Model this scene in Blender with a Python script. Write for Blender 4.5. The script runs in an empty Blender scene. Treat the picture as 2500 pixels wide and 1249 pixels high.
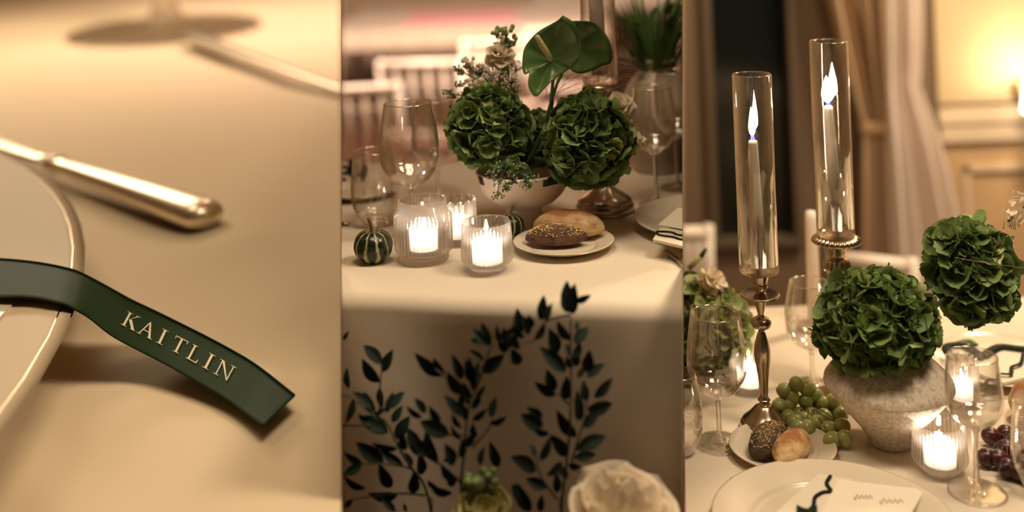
import bpy, bmesh, math, random
from math import sin, cos, pi, tan, atan2, sqrt, exp, radians
from mathutils import Vector, Matrix, Euler, noise
random.seed(7)
R = random.random
def U(a, b): return a + (b - a) * R()
C = bpy.context.scene.collection
S = bpy.context.scene
# ---------------------------------------------------------------- camera
FP, YH, ROLL = 2650.0, -200.0, radians(2.2)
EYE = Vector((0, 0, 1.55))
RV = Vector((cos(ROLL), 0, -sin(ROLL))); UV_ = Vector((sin(ROLL), 0, cos(ROLL))); FW = Vector((0, 1, 0))
cam = bpy.data.cameras.new('camera'); co = bpy.data.objects.new('camera', cam); C.objects.link(co)
cam.sensor_width = 36; cam.sensor_fit = 'HORIZONTAL'; cam.lens = 36 * FP / 2500; cam.shift_y = -(624.5 - YH) / 2500
cam.clip_start = 0.05; cam.clip_end = 60
m = Matrix.Identity(4)
for i in range(3):
    m[i][0] = RV[i]; m[i][1] = UV_[i]; m[i][2] = -FW[i]; m[i][3] = EYE[i]
co.matrix_world = m
cam.dof.use_dof = True; cam.dof.focus_distance = 1.62; cam.dof.aperture_fstop = 1.2
S.camera = co
# ---------------------------------------------------------------- colour, world, lights
S.view_settings.view_transform = 'Standard'; S.view_settings.look = 'None'
S.view_settings.gamma = 1; S.view_settings.use_curve_mapping = False; S.view_settings.exposure = 0.0
S.cycles.use_denoising = True; S.cycles.max_bounces = 14; S.cycles.transparent_max_bounces = 24
S.cycles.transmission_bounces = 10; S.cycles.diffuse_bounces = 4; S.cycles.glossy_bounces = 5
S.cycles.sample_clamp_indirect = 3.0; S.cycles.caustics_refractive = False; S.cycles.caustics_reflective = False
w = bpy.data.worlds.new('world'); S.world = w; w.use_nodes = True
w.node_tree.nodes['Background'].inputs[0].default_value = (1.0, .72, .42, 1)
w.node_tree.nodes['Background'].inputs[1].default_value = 0.05
def area(name, loc, target, size, power, col):
    l = bpy.data.lights.new(name, 'AREA'); l.shape = 'RECTANGLE'; l.size, l.size_y = size
    l.energy = power; l.color = col
    o = bpy.data.objects.new(name, l); C.objects.link(o); o.location = loc
    o.rotation_euler = (Vector(target) - Vector(loc)).to_track_quat('-Z', 'Y').to_euler()
    return o
WARM = (1.0, .76, .45)
area('added_area_left', (-2.5, 4.9, 2.95), (-1.3, 2.8, .8), (1.6, .9), 62, (1.0, .83, .60))  # unseen area light added at the back left for the ribbon set
area('added_area_left_near', (-1.5, 2.3, 2.7), (-.8, 1.9, .8), (.7, .5), 5, (1.0, .83, .60))  # small unseen fill added over the near part of the ribbon set
area('added_area_middle', (-.1, 1.34, 2.6), (0.02, 1.75, 1.1), (.7, .4), 13, (1.0, .79, .56))  # unseen overhead area light added for the middle table
area('added_area_hall', (-.3, 4.7, 2.95), (-.3, 6.6, .2), (1.2, .8), 390, (1.0, .74, .60))  # added area light, out of view, brightening the far hall
area('added_area_right', (.95, 1.15, 2.7), (.65, 1.7, .8), (.5, .4), 27, (1.0, .78, .56))  # unseen key light added above the right table
area('added_area_curtain', (1.5, 2.55, 2.5), (1.3, 3.35, 1.0), (.4, .25), 48, (1.0, .76, .52))  # added unseen light aimed at the curtains to brighten them

# ---------------------------------------------------------------- pixel and plane helpers
ZC, ZR, ZL, ML = 1.052, .752, .887, .0612
def ray(px, py): return RV * ((px - 1250) / FP) + UV_ * ((YH - py) / FP) + FW
def D(px, py, d): return EYE + ray(px, py) * d
def G(px, py, z):
    r = ray(px, py); return EYE + r * ((z - EYE.z) / r.z)
def GL(px, py, h=0.0):
    r = ray(px, py); t = (h + ZL - 1.6 * ML - EYE.z) / (r.z - ML); return EYE + r * t
NL = ray(833.4, 0).cross(ray(833.4, 1249)).normalized(); NR = ray(1666.7, 0).cross(ray(1666.7, 1249)).normalized()
if NL.x < 0: NL = -NL
if NR.x < 0: NR = -NR

# ---------------------------------------------------------------- materials
def mat(name, col, rough=.6, metal=0, bump=0, bscale=200, var=0, vscale=8, col2=None, trans=0, sss=0, spec=.5,
        attr=None, rnd=0, stretch=None, thr=(.35, .65), sheen=0, detail=3):
    mt = bpy.data.materials.new(name); mt.use_nodes = True; nt = mt.node_tree; N = nt.nodes; L = nt.links
    b = N['Principled BSDF']; b.inputs['Base Color'].default_value = (*col, 1); b.inputs['Roughness'].default_value = rough
    b.inputs['Metallic'].default_value = metal; b.inputs['Specular IOR Level'].default_value = spec
    if sheen: b.inputs['Sheen Weight'].default_value = sheen
    if sss:
        b.inputs['Subsurface Weight'].default_value = sss; b.inputs['Subsurface Radius'].default_value = (.02, .015, .01)
        b.inputs['Subsurface Scale'].default_value = 1
    tc = N.new('ShaderNodeTexCoord'); src = tc.outputs['Object']
    if stretch:
        mp = N.new('ShaderNodeMapping'); L.new(src, mp.inputs[0]); mp.inputs['Scale'].default_value = stretch; src = mp.outputs[0]
    cs = None
    if col2 is not None:
        nz = N.new('ShaderNodeTexNoise'); L.new(src, nz.inputs['Vector']); nz.inputs['Scale'].default_value = vscale; nz.inputs['Detail'].default_value = detail
        cr = N.new('ShaderNodeValToRGB'); L.new(nz.outputs['Fac'], cr.inputs[0])
        cr.color_ramp.elements[0].position = thr[0]; cr.color_ramp.elements[1].position = thr[1]
        cr.color_ramp.elements[0].color = (*col, 1); cr.color_ramp.elements[1].color = (*col2, 1); cs = cr.outputs[0]
    if attr:
        at = N.new('ShaderNodeAttribute'); at.attribute_name = attr; cs = at.outputs['Color']
    if rnd:
        oi = N.new('ShaderNodeObjectInfo'); mr = N.new('ShaderNodeMapRange'); L.new(oi.outputs['Random'], mr.inputs[0])
        mr.inputs[3].default_value = 1 - rnd; mr.inputs[4].default_value = 1 + rnd
        mx = N.new('ShaderNodeVectorMath'); mx.operation = 'SCALE'
        if cs: L.new(cs, mx.inputs[0])
        else: mx.inputs[0].default_value = col
        L.new(mr.outputs[0], mx.inputs['Scale']); cs = mx.outputs[0]
    if cs: L.new(cs, b.inputs['Base Color'])
    if bump:
        n2 = N.new('ShaderNodeTexNoise'); L.new(src, n2.inputs['Vector']); n2.inputs['Scale'].default_value = bscale; n2.inputs['Detail'].default_value = 4
        bp = N.new('ShaderNodeBump'); bp.inputs['Strength'].default_value = bump; bp.inputs['Distance'].default_value = .002
        L.new(n2.outputs['Fac'], bp.inputs['Height']); L.new(bp.outputs[0], b.inputs['Normal'])
    if trans:
        tr = N.new('ShaderNodeBsdfTranslucent'); tr.inputs[0].default_value = (*col, 1)
        if cs: L.new(cs, tr.inputs[0])
        ms = N.new('ShaderNodeMixShader'); ms.inputs[0].default_value = trans
        L.new(b.outputs[0], ms.inputs[1]); L.new(tr.outputs[0], ms.inputs[2]); L.new(ms.outputs[0], N['Material Output'].inputs[0])
    return mt
def thin_glass(name, tint=(.993, .988, .98), base=.07, edge=.95, power=2.1, diff=0.0):
    mt = bpy.data.materials.new(name); mt.use_nodes = True; nt = mt.node_tree; N = nt.nodes; L = nt.links
    N.remove(N['Principled BSDF'])
    t = N.new('ShaderNodeBsdfTransparent'); t.inputs[0].default_value = (*tint, 1)
    g = N.new('ShaderNodeBsdfGlossy'); g.inputs['Roughness'].default_value = .03; g.inputs[0].default_value = (1, .97, .92, 1)
    lw = N.new('ShaderNodeLayerWeight'); lw.inputs[0].default_value = .5
    p = N.new('ShaderNodeMath'); p.operation = 'POWER'; p.inputs[1].default_value = power; L.new(lw.outputs['Facing'], p.inputs[0])
    mr = N.new('ShaderNodeMapRange'); mr.inputs[3].default_value = base; mr.inputs[4].default_value = edge; L.new(p.outputs[0], mr.inputs[0])
    m1 = N.new('ShaderNodeMixShader'); L.new(mr.outputs[0], m1.inputs[0]); L.new(t.outputs[0], m1.inputs[1]); L.new(g.outputs[0], m1.inputs[2])
    last = m1
    if diff:
        d = N.new('ShaderNodeBsdfTranslucent'); d.inputs[0].default_value = (1, .93, .88, 1)
        m2 = N.new('ShaderNodeMixShader'); m2.inputs[0].default_value = diff; L.new(m1.outputs[0], m2.inputs[1]); L.new(d.outputs[0], m2.inputs[2]); last = m2
    L.new(last.outputs[0], N['Material Output'].inputs[0]); return mt
def refr_glass(name, mixv=.5, diff=0):
    mt = bpy.data.materials.new(name); mt.use_nodes = True; nt = mt.node_tree; N = nt.nodes; L = nt.links
    N.remove(N['Principled BSDF'])
    t = N.new('ShaderNodeBsdfTransparent'); t.inputs[0].default_value = (.98, .96, .93, 1)
    g = N.new('ShaderNodeBsdfGlass'); g.inputs['Roughness'].default_value = .02; g.inputs['IOR'].default_value = 1.45; g.inputs[0].default_value = (1, .98, .95, 1)
    m1 = N.new('ShaderNodeMixShader'); m1.inputs[0].default_value = mixv; L.new(t.outputs[0], m1.inputs[1]); L.new(g.outputs[0], m1.inputs[2])
    if diff:
        d = N.new('ShaderNodeBsdfTranslucent'); d.inputs[0].default_value = (1, .95, .9, 1)
        m2 = N.new('ShaderNodeMixShader'); m2.inputs[0].default_value = diff; L.new(m1.outputs[0], m2.inputs[1]); L.new(d.outputs[0], m2.inputs[2]); m1 = m2
    L.new(m1.outputs[0], N['Material Output'].inputs[0]); return mt
def emis(name, col, s):
    mt = bpy.data.materials.new(name); mt.use_nodes = True; nt = mt.node_tree; N = nt.nodes
    N.remove(N['Principled BSDF']); e = N.new('ShaderNodeEmission'); e.inputs[0].default_value = (*col, 1); e.inputs[1].default_value = s
    nt.links.new(e.outputs[0], N['Material Output'].inputs[0]); return mt
M = dict(
    cloth=mat('linen_cloth', (.76, .665, .51), .85, bump=.25, bscale=900, sheen=.2),
    cloth_left=mat('satin_cloth_left', (.76, .62, .41), .8, bump=.12, bscale=260),
    silver=mat('polished_silver', (.86, .76, .60), .16, 1),
    old_silver=mat('aged_silver', (.50, .40, .29), .22, 1, bump=.08, bscale=90),
    silver_worn=mat('worn_silver', (.92, .82, .64), .34, 1),
    porcelain=mat('porcelain', (.70, .62, .48), .2),
    rim=mat('silver_rim', (.36, .29, .20), .25, 1),
    white_ceramic=mat('matt_white_ceramic', (.82, .68, .56), .35),
    wax=mat('candle_wax', (.92, .82, .72), .45, sss=.35),
    wax_glow=mat('votive_wax', (.98, .94, .90), .5, trans=.8),
    glass=thin_glass('wine_glass'), tube=thin_glass('candle_tube_glass', base=.07, edge=1, power=2.0),
    ribbed=refr_glass('ribbed_glass', .42, .10),
    thick=refr_glass('thick_glass', .5),
    flame=emis('flame', (1, .76, .50), 110), flame_blue=emis('flame_blue', (.15, .15, 1), 4),
    flame_votive=emis('flame_votive', (1, .80, .64), 230),
    petal=mat('hydrangea_petal', (.10, .20, .05), .5, attr='tone', rnd=.35, trans=.22, spec=.35),
    petal_pale=mat('pale_petal', (.30, .38, .12), .5, attr='tone2', rnd=.3, trans=.22),
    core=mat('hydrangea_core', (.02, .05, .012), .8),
    stem=mat('green_stem', (.06, .12, .035), .5),
    dark_stem=mat('twig_stem', (.06, .055, .03), .6),
    dark_leaf=mat('ruscus_leaf', (.010, .020, .013), .65, spec=.15, rnd=.3),
    leaf=mat('fresh_leaf', (.05, .12, .03), .45, rnd=.4, trans=.15),
    spathe=mat('anthurium_spathe', (.07, .135, .035), .3, col2=(.12, .21, .06), vscale=30, bump=.5, bscale=45, trans=.12),
    spadix=mat('spadix', (.36, .33, .12), .6, bump=.5, bscale=400),
    cream=mat('cream_petal', (.90, .80, .62), .6, trans=.3, rnd=.12),
    yellow=mat('ochre_petal', (.50, .44, .16), .6, trans=.25, rnd=.15),
    bud=mat('green_bud', (.16, .24, .07), .6, rnd=.3),
    seed=mat('sesame_seed', (.55, .38, .14), .5, rnd=.2),
    darkbread=mat('dark_bread', (.045, .020, .009), .75, col2=(.13, .06, .028), vscale=60, bump=.9, bscale=160),
    blackbread=mat('black_bread', (.028, .018, .010), .75, col2=(.08, .05, .025), vscale=60, bump=.9, bscale=160),
    bread=mat('white_bread', (.6, .4, .2), .6, attr='crust', bump=.45, bscale=220),
    gourd=mat('gourd_skin', (.1, .1, .05), .28, attr='skin', bump=.15, bscale=90),
    gstem=mat('gourd_stem', (.22, .13, .07), .7),
    stone=mat('stone_vase', (.74, .66, .54), .85, col2=(.50, .40, .28), vscale=190, thr=(.46, .70), bump=1.0, bscale=150, stretch=(1, 1, .7), detail=8),
    urn=mat('urn_glaze', (.45, .38, .28), .4, col2=(.36, .29, .21), vscale=9),
    grape=mat('green_grape', (.44, .47, .17), .28, sss=.4, col2=(.34, .36, .12), vscale=40, rnd=.12),
    redgrape=mat('red_grape', (.085, .020, .016), .3, col2=(.045, .012, .014), vscale=60, rnd=.3, sss=.1),
    card=mat('card_paper', (.86, .78, .62), .8), napkin=mat('napkin_linen', (.78, .70, .54), .9, bump=.3, bscale=700),
    ribbon=mat('green_satin', (.014, .034, .011), .55, spec=.12, bump=.10, bscale=500, stretch=(3, 1, 1)),
    blackribbon=mat('dark_ribbon', (.010, .018, .012), .6, spec=.12), ink=mat('grey_ink', (.42, .36, .28), .7),
    letter=mat('cream_lettering', (.74, .66, .46), .5), tape=mat('black_tape', (.012, .012, .01), .5),
    chair=mat('white_painted_wood', (.80, .72, .60), .45), cushion=mat('cushion', (.10, .05, .04), .9),
    floor=mat('brown_boards', (.09, .035, .022), .5, col2=(.15, .06, .035), vscale=3, stretch=(6, .6, 1)),
    plaster=mat('warm_plaster', (.62, .46, .30), .9, col2=(.66, .5, .33), vscale=2),
    brown=mat('dimmed_brown_wall', (.16, .105, .06), .9), partition=mat('partition_paint', (.30, .22, .13), .9),  # brown wall colour darkened to hold the low light by the window
    wain=mat('wainscot_paint', (.56, .38, .20), .8), moulding=mat('cream_moulding', (.68, .55, .38), .7),
    drape=mat('cream_drape', (.56, .40, .24), .9, sheen=.2, trans=.1), sheer=mat('pale_sheer', (.95, .87, .79), .9, trans=.3),
    night=mat('night_window_glass', (.006, .008, .007), .12), frame=mat('window_frame_wood', (.10, .07, .04), .6),
    shade=emis('lamp_shade_glow', (1, .84, .60), 7.0), brass=mat('brass', (.5, .33, .12), .3, 1),
    pink=mat('pink_runner', (.98, .52, .54), .8), grass=mat('grass_blade', (.10, .20, .05), .5, rnd=.3, trans=.2),
    darkwood=mat('dark_wood', (.05, .03, .02), .5),
)

# ---------------------------------------------------------------- object helpers
WEDGE = {}; CUR = ['C']
def tag(o, label, cat, group=None, kind=None):
    o['label'] = label; o['category'] = cat
    if group: o['group'] = group
    if kind: o['kind'] = kind
    WEDGE[o.name] = CUR[0]; return o
def thing(name, label, cat, loc=(0, 0, 0), rot=(0, 0, 0), group=None):
    o = bpy.data.objects.new(name, None); C.objects.link(o); o.empty_display_size = .02
    o.location = loc; o.rotation_euler = rot
    return tag(o, label, cat, group)
def mesh(name, bm, mt, smooth=True):
    me = bpy.data.meshes.new(name)
    bmesh.ops.recalc_face_normals(bm, faces=bm.faces[:])
    bm.to_mesh(me); bm.free()
    me.materials.append(mt)
    if smooth: me.polygons.foreach_set('use_smooth', [True] * len(me.polygons))
    return me
def obj(name, bm, mt, parent=None, loc=None, smooth=True, mx=None):
    me = bm if isinstance(bm, bpy.types.Mesh) else mesh(name, bm, mt, smooth)
    o = bpy.data.objects.new(name, me); C.objects.link(o)
    if parent: o.parent = parent
    if mx is not None: o.matrix_local = mx
    if loc is not None: o.location = loc
    return o
def struct(name, bm, mt, wedge=None, smooth=False):
    o = obj(name, bm, mt, smooth=smooth); o['kind'] = 'structure'
    if wedge: WEDGE[o.name] = wedge
    return o
def copy_tree(o, parent=None):
    c = o.copy(); C.objects.link(c); c.parent = parent
    for ch in list(o.children): copy_tree(ch, c)
    return c
def dup(root, label, loc, rotz=0, group=None):
    c = copy_tree(root); c.location = loc; c.rotation_euler = (0, 0, rotz); c['label'] = label
    if group: c['group'] = group
    WEDGE[c.name] = CUR[0]; return c
def cat_(pts, k=4):
    out = []; n = len(pts)
    for i in range(n - 1):
        p0, p1, p2, p3 = pts[max(i - 1, 0)], pts[i], pts[i + 1], pts[min(i + 2, n - 1)]
        for j in range(k):
            t = j / k
            out.append(tuple(.5 * ((2 * b) + (-a + c) * t + (2 * a - 5 * b + 4 * c - d) * t * t + (-a + 3 * b - 3 * c + d) * t ** 3)
                             for a, b, c, d in zip(p0, p1, p2, p3)))
    out.append(tuple(pts[-1])); return out
def lathe(prof, seg=48, rib=None, bm=None, closed=False):
    """prof [(r,z)], rib(theta,r,z)->factor"""
    bm = bm or bmesh.new(); rings = []
    for r, z in prof:
        if r < 1e-6: rings.append([bm.verts.new((0, 0, z))]); continue
        ring = []
        for i in range(seg):
            a = 2 * pi * i / seg; dz = 0; k = 1
            if rib: k, dz = rib(a, r, z)
            ring.append(bm.verts.new((r * k * cos(a), r * k * sin(a), z + dz)))
        rings.append(ring)
    pairs = list(zip(rings, rings[1:]))
    if closed: pairs.append((rings[-1], rings[0]))
    for A, B in pairs:
        for i in range(seg):
            j = (i + 1) % seg
            if len(A) == 1 and len(B) == 1: continue
            if len(A) == 1: bm.faces.new((A[0], B[j], B[i]))
            elif len(B) == 1: bm.faces.new((A[i], A[j], B[0]))
            else: bm.faces.new((A[i], A[j], B[j], B[i]))
    return bm
def tube(pts, rad, seg=8, bm=None, flat=1.0):
    bm = bm or bmesh.new(); pts = [Vector(p) for p in pts]; n = len(pts)
    if not hasattr(rad, '__len__'): rad = [rad] * n
    rings = []; up = Vector((0, 0, 1))
    for i, p in enumerate(pts):
        t = (pts[min(i + 1, n - 1)] - pts[max(i - 1, 0)]).normalized()
        ref = up if abs(t.dot(up)) < .95 else Vector((1, 0, 0))
        a = t.cross(ref).normalized(); b = a.cross(t).normalized()
        rings.append([bm.verts.new(p + (a * cos(2 * pi * k / seg) + b * sin(2 * pi * k / seg) * flat) * rad[i]) for k in range(seg)])
    for A, B in zip(rings, rings[1:]):
        for i in range(seg): bm.faces.new((A[i], A[(i + 1) % seg], B[(i + 1) % seg], B[i]))
    bm.faces.new(rings[0][::-1]); bm.faces.new(rings[-1]); return bm
def box(c, s, bm=None, rot=None):
    bm = bm or bmesh.new(); mm = Matrix.Translation(c) @ (rot.to_4x4() if rot else Matrix.Identity(4)) @ Matrix.Diagonal((*s, 1))
    r = bmesh.ops.create_cube(bm, size=1, matrix=mm); return bm
def grid(nu, nv, f, bm=None):
    bm = bm or bmesh.new(); V = [[bm.verts.new(f(i / nu, j / nv)) for j in range(nv + 1)] for i in range(nu + 1)]
    for i in range(nu):
        for j in range(nv): bm.faces.new((V[i][j], V[i + 1][j], V[i + 1][j + 1], V[i][j + 1]))
    return bm
def solid(bm, t):
    bmesh.ops.recalc_face_normals(bm, faces=bm.faces[:])
    bmesh.ops.solidify(bm, geom=bm.faces[:], thickness=t); return bm
def tint(me, name, fn):
    a = me.color_attributes.new(name, 'FLOAT_COLOR', 'POINT')
    for i, v in enumerate(me.vertices): a.data[i].color = (*fn(v.co), 1)
    return me
def lerp3(a, b, t): t = max(0, min(1, t)); return tuple(x + (y - x) * t for x, y in zip(a, b))

# ================================================================= STRUCTURE
struct('floor', box((0, 4.5, -.05), (16, 15, .1)), M['floor'])
struct('ceiling', box((0, 5.7, 3.15), (16, 12.2, .1)), M['plaster'])
struct('wall_back', box((0, 11.6, 1.55), (16, .1, 3.1)), M['plaster'])
struct('wall_left', box((-5.8, 5.7, 1.55), (.1, 12.2, 3.1)), M['plaster'])
struct('wall_right', box((2.6, 5.7, 1.55), (.1, 12.2, 3.1)), M['brown'])
def partition(name, px, prof):
    k = (px - 1250) / FP; h = .4 / FP; bm = bmesh.new(); F = []
    for s in (-1, 1): F.append([bm.verts.new(EYE + FW * d + RV * (d * (k + s * h)) + UV_ * v) for d, v in prof])
    n = len(prof); bm.faces.new(F[0]); bm.faces.new(F[1][::-1])
    for i in range(n): bm.faces.new((F[0][i], F[1][i], F[1][(i + 1) % n], F[0][(i + 1) % n]))
    struct(name, bm, M['partition'])
partition('wall_between_left_and_middle', 833.4, [(1.57, 1.5), (11.5, 1.4), (11.5, -1.7), (1.29, -1.6), (1.29, -.45), (1.57, -.5)])
partition('wall_between_middle_and_right', 1666.7, [(1.56, 1.6), (11.5, 1.7), (11.5, -1.4), (1.33, -1.5), (1.33, -.42), (1.56, -.5)])

# ================================================================= LEFT: ribbon close-up (large-scale set on a gently sloping table)
CUR[0] = 'L'
TILT = math.atan(ML)
def ridge(p, a, b, wdt, amp):
    ab = b - a; t = max(0, min(1, (p - a).dot(ab) / ab.length_squared)); q = (p - (a + ab * t)).length; return amp * exp(-(q / wdt) ** 2)
rl = [(GL(850, 215), GL(560, 600), .13, .016), (GL(560, 600), GL(690, 760), .08, .010), (GL(-30, 1100), GL(190, 1300), .05, .010),
      (GL(620, 620), GL(830, 700), .10, .008), (GL(100, 830), GL(330, 900), .05, .004), (GL(560, 1249), GL(800, 900), .12, .010)]
def left_cloth(u, v):
    y = 1.05 + 9.9 * v ** 1.9; x = -4.6 + u * 4.6 + (0 if y < 2 else 0)
    x = -(.05 + y * .56) + u * (y * .56 - y * .130)
    z = ZL + ML * (y - 1.6); p = Vector((x, y, 0))
    for a, b, wd, am in rl: z += ridge(p, Vector((a.x, a.y, 0)), Vector((b.x, b.y, 0)), wd, am)
    z += .004 * noise.noise(Vector((x * 3, y * 2, 0)))
    return (x, y, z - .004)
o = obj('tablecloth', grid(110, 200, left_cloth), M['cloth_left'])
tag(o, 'cream satin tablecloth with soft creases under the green name ribbon', 'tablecloth')
def tabletop(name, label, pts, z, slope=0, zl=0):
    t = thing(name, label, 'table')
    bm = bmesh.new(); top = [bm.verts.new((p[0], p[1], z + slope * (p[1] - 1.6) - .012)) for p in pts]
    bm.faces.new(top); bmesh.ops.solidify(bm, geom=bm.faces[:], thickness=.03); obj('tabletop', bm, M['darkwood'], t, smooth=False)
    for p in pts:
        c = Vector((sum(q[0] for q in pts) / len(pts), sum(q[1] for q in pts) / len(pts), 0)); q = Vector((p[0], p[1], 0)); q = q + (c - q) * .12
        h = z + slope * (q.y - 1.6) - .04; obj('leg', box((0, 0, h / 2), (.05, .05, h)), M['darkwood'], t, loc=(q.x, q.y, 0), smooth=False)
tabletop('banquet_table', 'dark table hidden under the cloth beneath the green name ribbon', [(-.68, 1.12), (-.22, 1.12), (-1.05, 6.9), (-3.6, 6.9)], ZL, ML)

def circle3(a, b, c):
    ax, ay, bx, by, cx, cy = a.x, a.y, b.x, b.y, c.x, c.y
    d = 2 * (ax * (by - cy) + bx * (cy - ay) + cx * (ay - by))
    ux = ((ax * ax + ay * ay) * (by - cy) + (bx * bx + by * by) * (cy - ay) + (cx * cx + cy * cy) * (ay - by)) / d
    uy = ((ax * ax + ay * ay) * (cx - bx) + (bx * bx + by * by) * (ax - cx) + (cx * cx + cy * cy) * (bx - ax)) / d
    return ux, uy, sqrt((ax - ux) ** 2 + (ay - uy) ** 2)
PH = .11
cx, cy, cr = circle3(GL(0, 378, PH), GL(181, 650, PH), GL(0, 1012, PH))
def plate(r, h=.012, parent=None, rimw=.0016, well=.66, metal=True, m_='porcelain', thick=.0025):
    pr = [(0, .002 * h / .012), (r * well * .9, .002 * h / .012), (r * well, .003 * h / .012), (r * .8, h * .55), (r * .995, h), (r, h + thick * .4), (r * .995, h + thick),
          (r * .8, h * .55 + thick), (r * well, .003 * h / .012 + thick), (r * well * .9, .002 * h / .012 + thick), (0, .002 * h / .012 + thick)]
    obj('dish', lathe(cat_(pr, 2), 96), M[m_], parent)
    if metal:
        q = [(r + rimw * cos(a) , h + thick * .4 + rimw * sin(a)) for a in [2 * pi * i / 8 for i in range(8)]]
        obj('silver_rim', lathe(q, 96, closed=True), M['rim'], parent)
t = thing('charger_plate', 'large cream plate with thin silver rim under the green ribbon', 'plate', (cx, cy, ZL + ML * (cy - 1.6)), (TILT, 0, 0))
M['porcelain_left'] = mat('matt_cream_porcelain', (.62, .50, .33), .55, spec=.3)
plate(cr, PH - .008, t, rimw=.0065, well=.80, thick=.010, m_='porcelain_left')
print('plate', cx, cy, cr)
# white folded card resting on the plate
def slab(name, pts, th, mt, parent):
    bm = bmesh.new(); lo = [bm.verts.new(p) for p in pts]; hi = [bm.verts.new(Vector(p) + Vector((0, 0, th))) for p in pts]
    n = len(pts); bm.faces.new(lo[::-1]); bm.faces.new(hi)
    for i in range(n): bm.faces.new((lo[i], lo[(i + 1) % n], hi[(i + 1) % n], hi[i]))
    return obj(name, bm, mt, parent, smooth=False)
pc = [GL(75, 716, .096), GL(-2, 795, .096), GL(-330, 900, .096), GL(-300, 690, .096)]
o = slab('menu_card', pc, .012, M['porcelain'], None); tag(o, 'white card edge on the plate at the far left below the ribbon', 'card')

# ribbon
T_ = [(-70, 628), (0, 632), (60, 637), (110, 644), (150, 652), (185, 661), (215, 675), (262, 700), (320, 732), (375, 758), (430, 785), (500, 820), (560, 852), (610, 881), (655, 913), (720, 965)]
B_ = [(-70, 726), (0, 727), (50, 726), (95, 730), (135, 738), (165, 746), (190, 759), (222, 779), (272, 818), (330, 850), (385, 878), (450, 914), (510, 948), (555, 975), (597, 1006), (642, 1039)]
H_ = [.118, .12, .122, .124, .126, .124, .118, .10, .076, .056, .042, .032, .026, .024, .024, .03]
TP = cat_([tuple(GL(*p, h)) for p, h in zip(T_, H_)], 8); BP = cat_([tuple(GL(*p, h - .002)) for p, h in zip(B_, H_)], 8)
MX = cat_([((a[0] + b[0]) / 2,) for a, b in zip(T_, B_)], 8)
def RS(s, v, off=0):
    s = max(0, min(len(TP) - 1.0001, s)); i = int(s); k = s - i
    a = Vector(TP[i]).lerp(Vector(TP[i + 1]), k); b = Vector(BP[i]).lerp(Vector(BP[i + 1]), k)
    p = a.lerp(b, v); return p + Vector((0, -.35, .94)) * off
rb = thing('name_ribbon', 'dark green satin ribbon printed KAITLIN lying across the plate edge', 'ribbon')
bm = grid(len(TP) - 1, 10, lambda u, v: RS(u * (len(TP) - 1), v)); obj('satin_band', solid(bm, .0012), M['ribbon'], rb)
for vv in (0.006, .994):
    bm = tube([RS(i, vv, .0012) for i in range(0, len(TP))], .0014, 6); obj('woven_edge', bm, M['ribbon'], rb)
def rect(x0, y0, x1, y1): return [(x0, y0), (x1, y0), (x1, y1), (x0, y1)]
def bar(a, b, w1, w2=None):
    w2 = w2 or w1; return [(a[0] - w1, a[1]), (a[0] + w1, a[1]), (b[0] + w2, b[1]), (b[0] - w2, b[1])]
SF = .035
def serif(x, y, w): return rect(x - w, y - (SF if y > .5 else 0), x + w, y + (0 if y > .5 else SF))
GLY = {
    'K': [rect(.16, 0, .30, 1), serif(.23, 0, .2), serif(.23, 1, .2), [(.28, .44), (.34, .52), (.86, 1), (.76, 1)], [(.36, .52), (.52, .62), (1.0, 0), (.78, 0)], serif(.86, 0, .16), serif(.82, 1, .14)],
    'A': [[(.12, 0), (.19, 0), (.53, .93), (.48, 1.02)], [(.78, 0), (.95, 0), (.55, 1.02), (.46, .98)], rect(.27, .33, .76, .385), serif(.14, 0, .14), serif(.87, 0, .17)],
    'I': [rect(.36, 0, .64, 1), serif(.5, 0, .4), serif(.5, 1, .4)],
    'T': [rect(.43, 0, .59, 1), serif(.51, 0, .22), rect(.04, .945, .98, 1), [(.04, .78), (.075, .78), (.11, 1), (.04, 1)], [(.945, .78), (.98, .78), (.98, 1), (.91, 1)]],
    'L': [rect(.18, 0, .34, 1), serif(.26, 1, .22), rect(.04, 0, .93, .05), [(.93, .26), (.97, .26), (.94, 0), (.84, 0)]],
    'N': [rect(.13, 0, .19, 1), rect(.80, 0, .86, 1), [(.10, 1), (.26, 1), (.86, .02), (.82, -.02)], serif(.16, 0, .15), serif(.83, 1, .15), rect(0, .965, .2, 1)],
}
def s_of(x):
    for i in range(len(MX) - 1):
        if MX[i][0] <= x <= MX[i + 1][0]: return i + (x - MX[i][0]) / (MX[i + 1][0] - MX[i][0])
    return 0
for ch, x0, x1 in (('K', 302, 336), ('A', 341, 377), ('I', 386, 406), ('T', 421, 452), ('L', 461, 489), ('I', 500, 519), ('N', 529, 568)):
    bm = bmesh.new()
    for poly in GLY[ch]:
        # subdivide edges so strokes follow the band
        vs = [bm.verts.new(RS(s_of(x0 + gx * (x1 - x0)), .68 - gy * .36, .0022 + .0001 * R())) for gx, gy in poly]
        bm.faces.new(vs)
    obj('letter', bm, M['letter'], rb, smooth=False)

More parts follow.
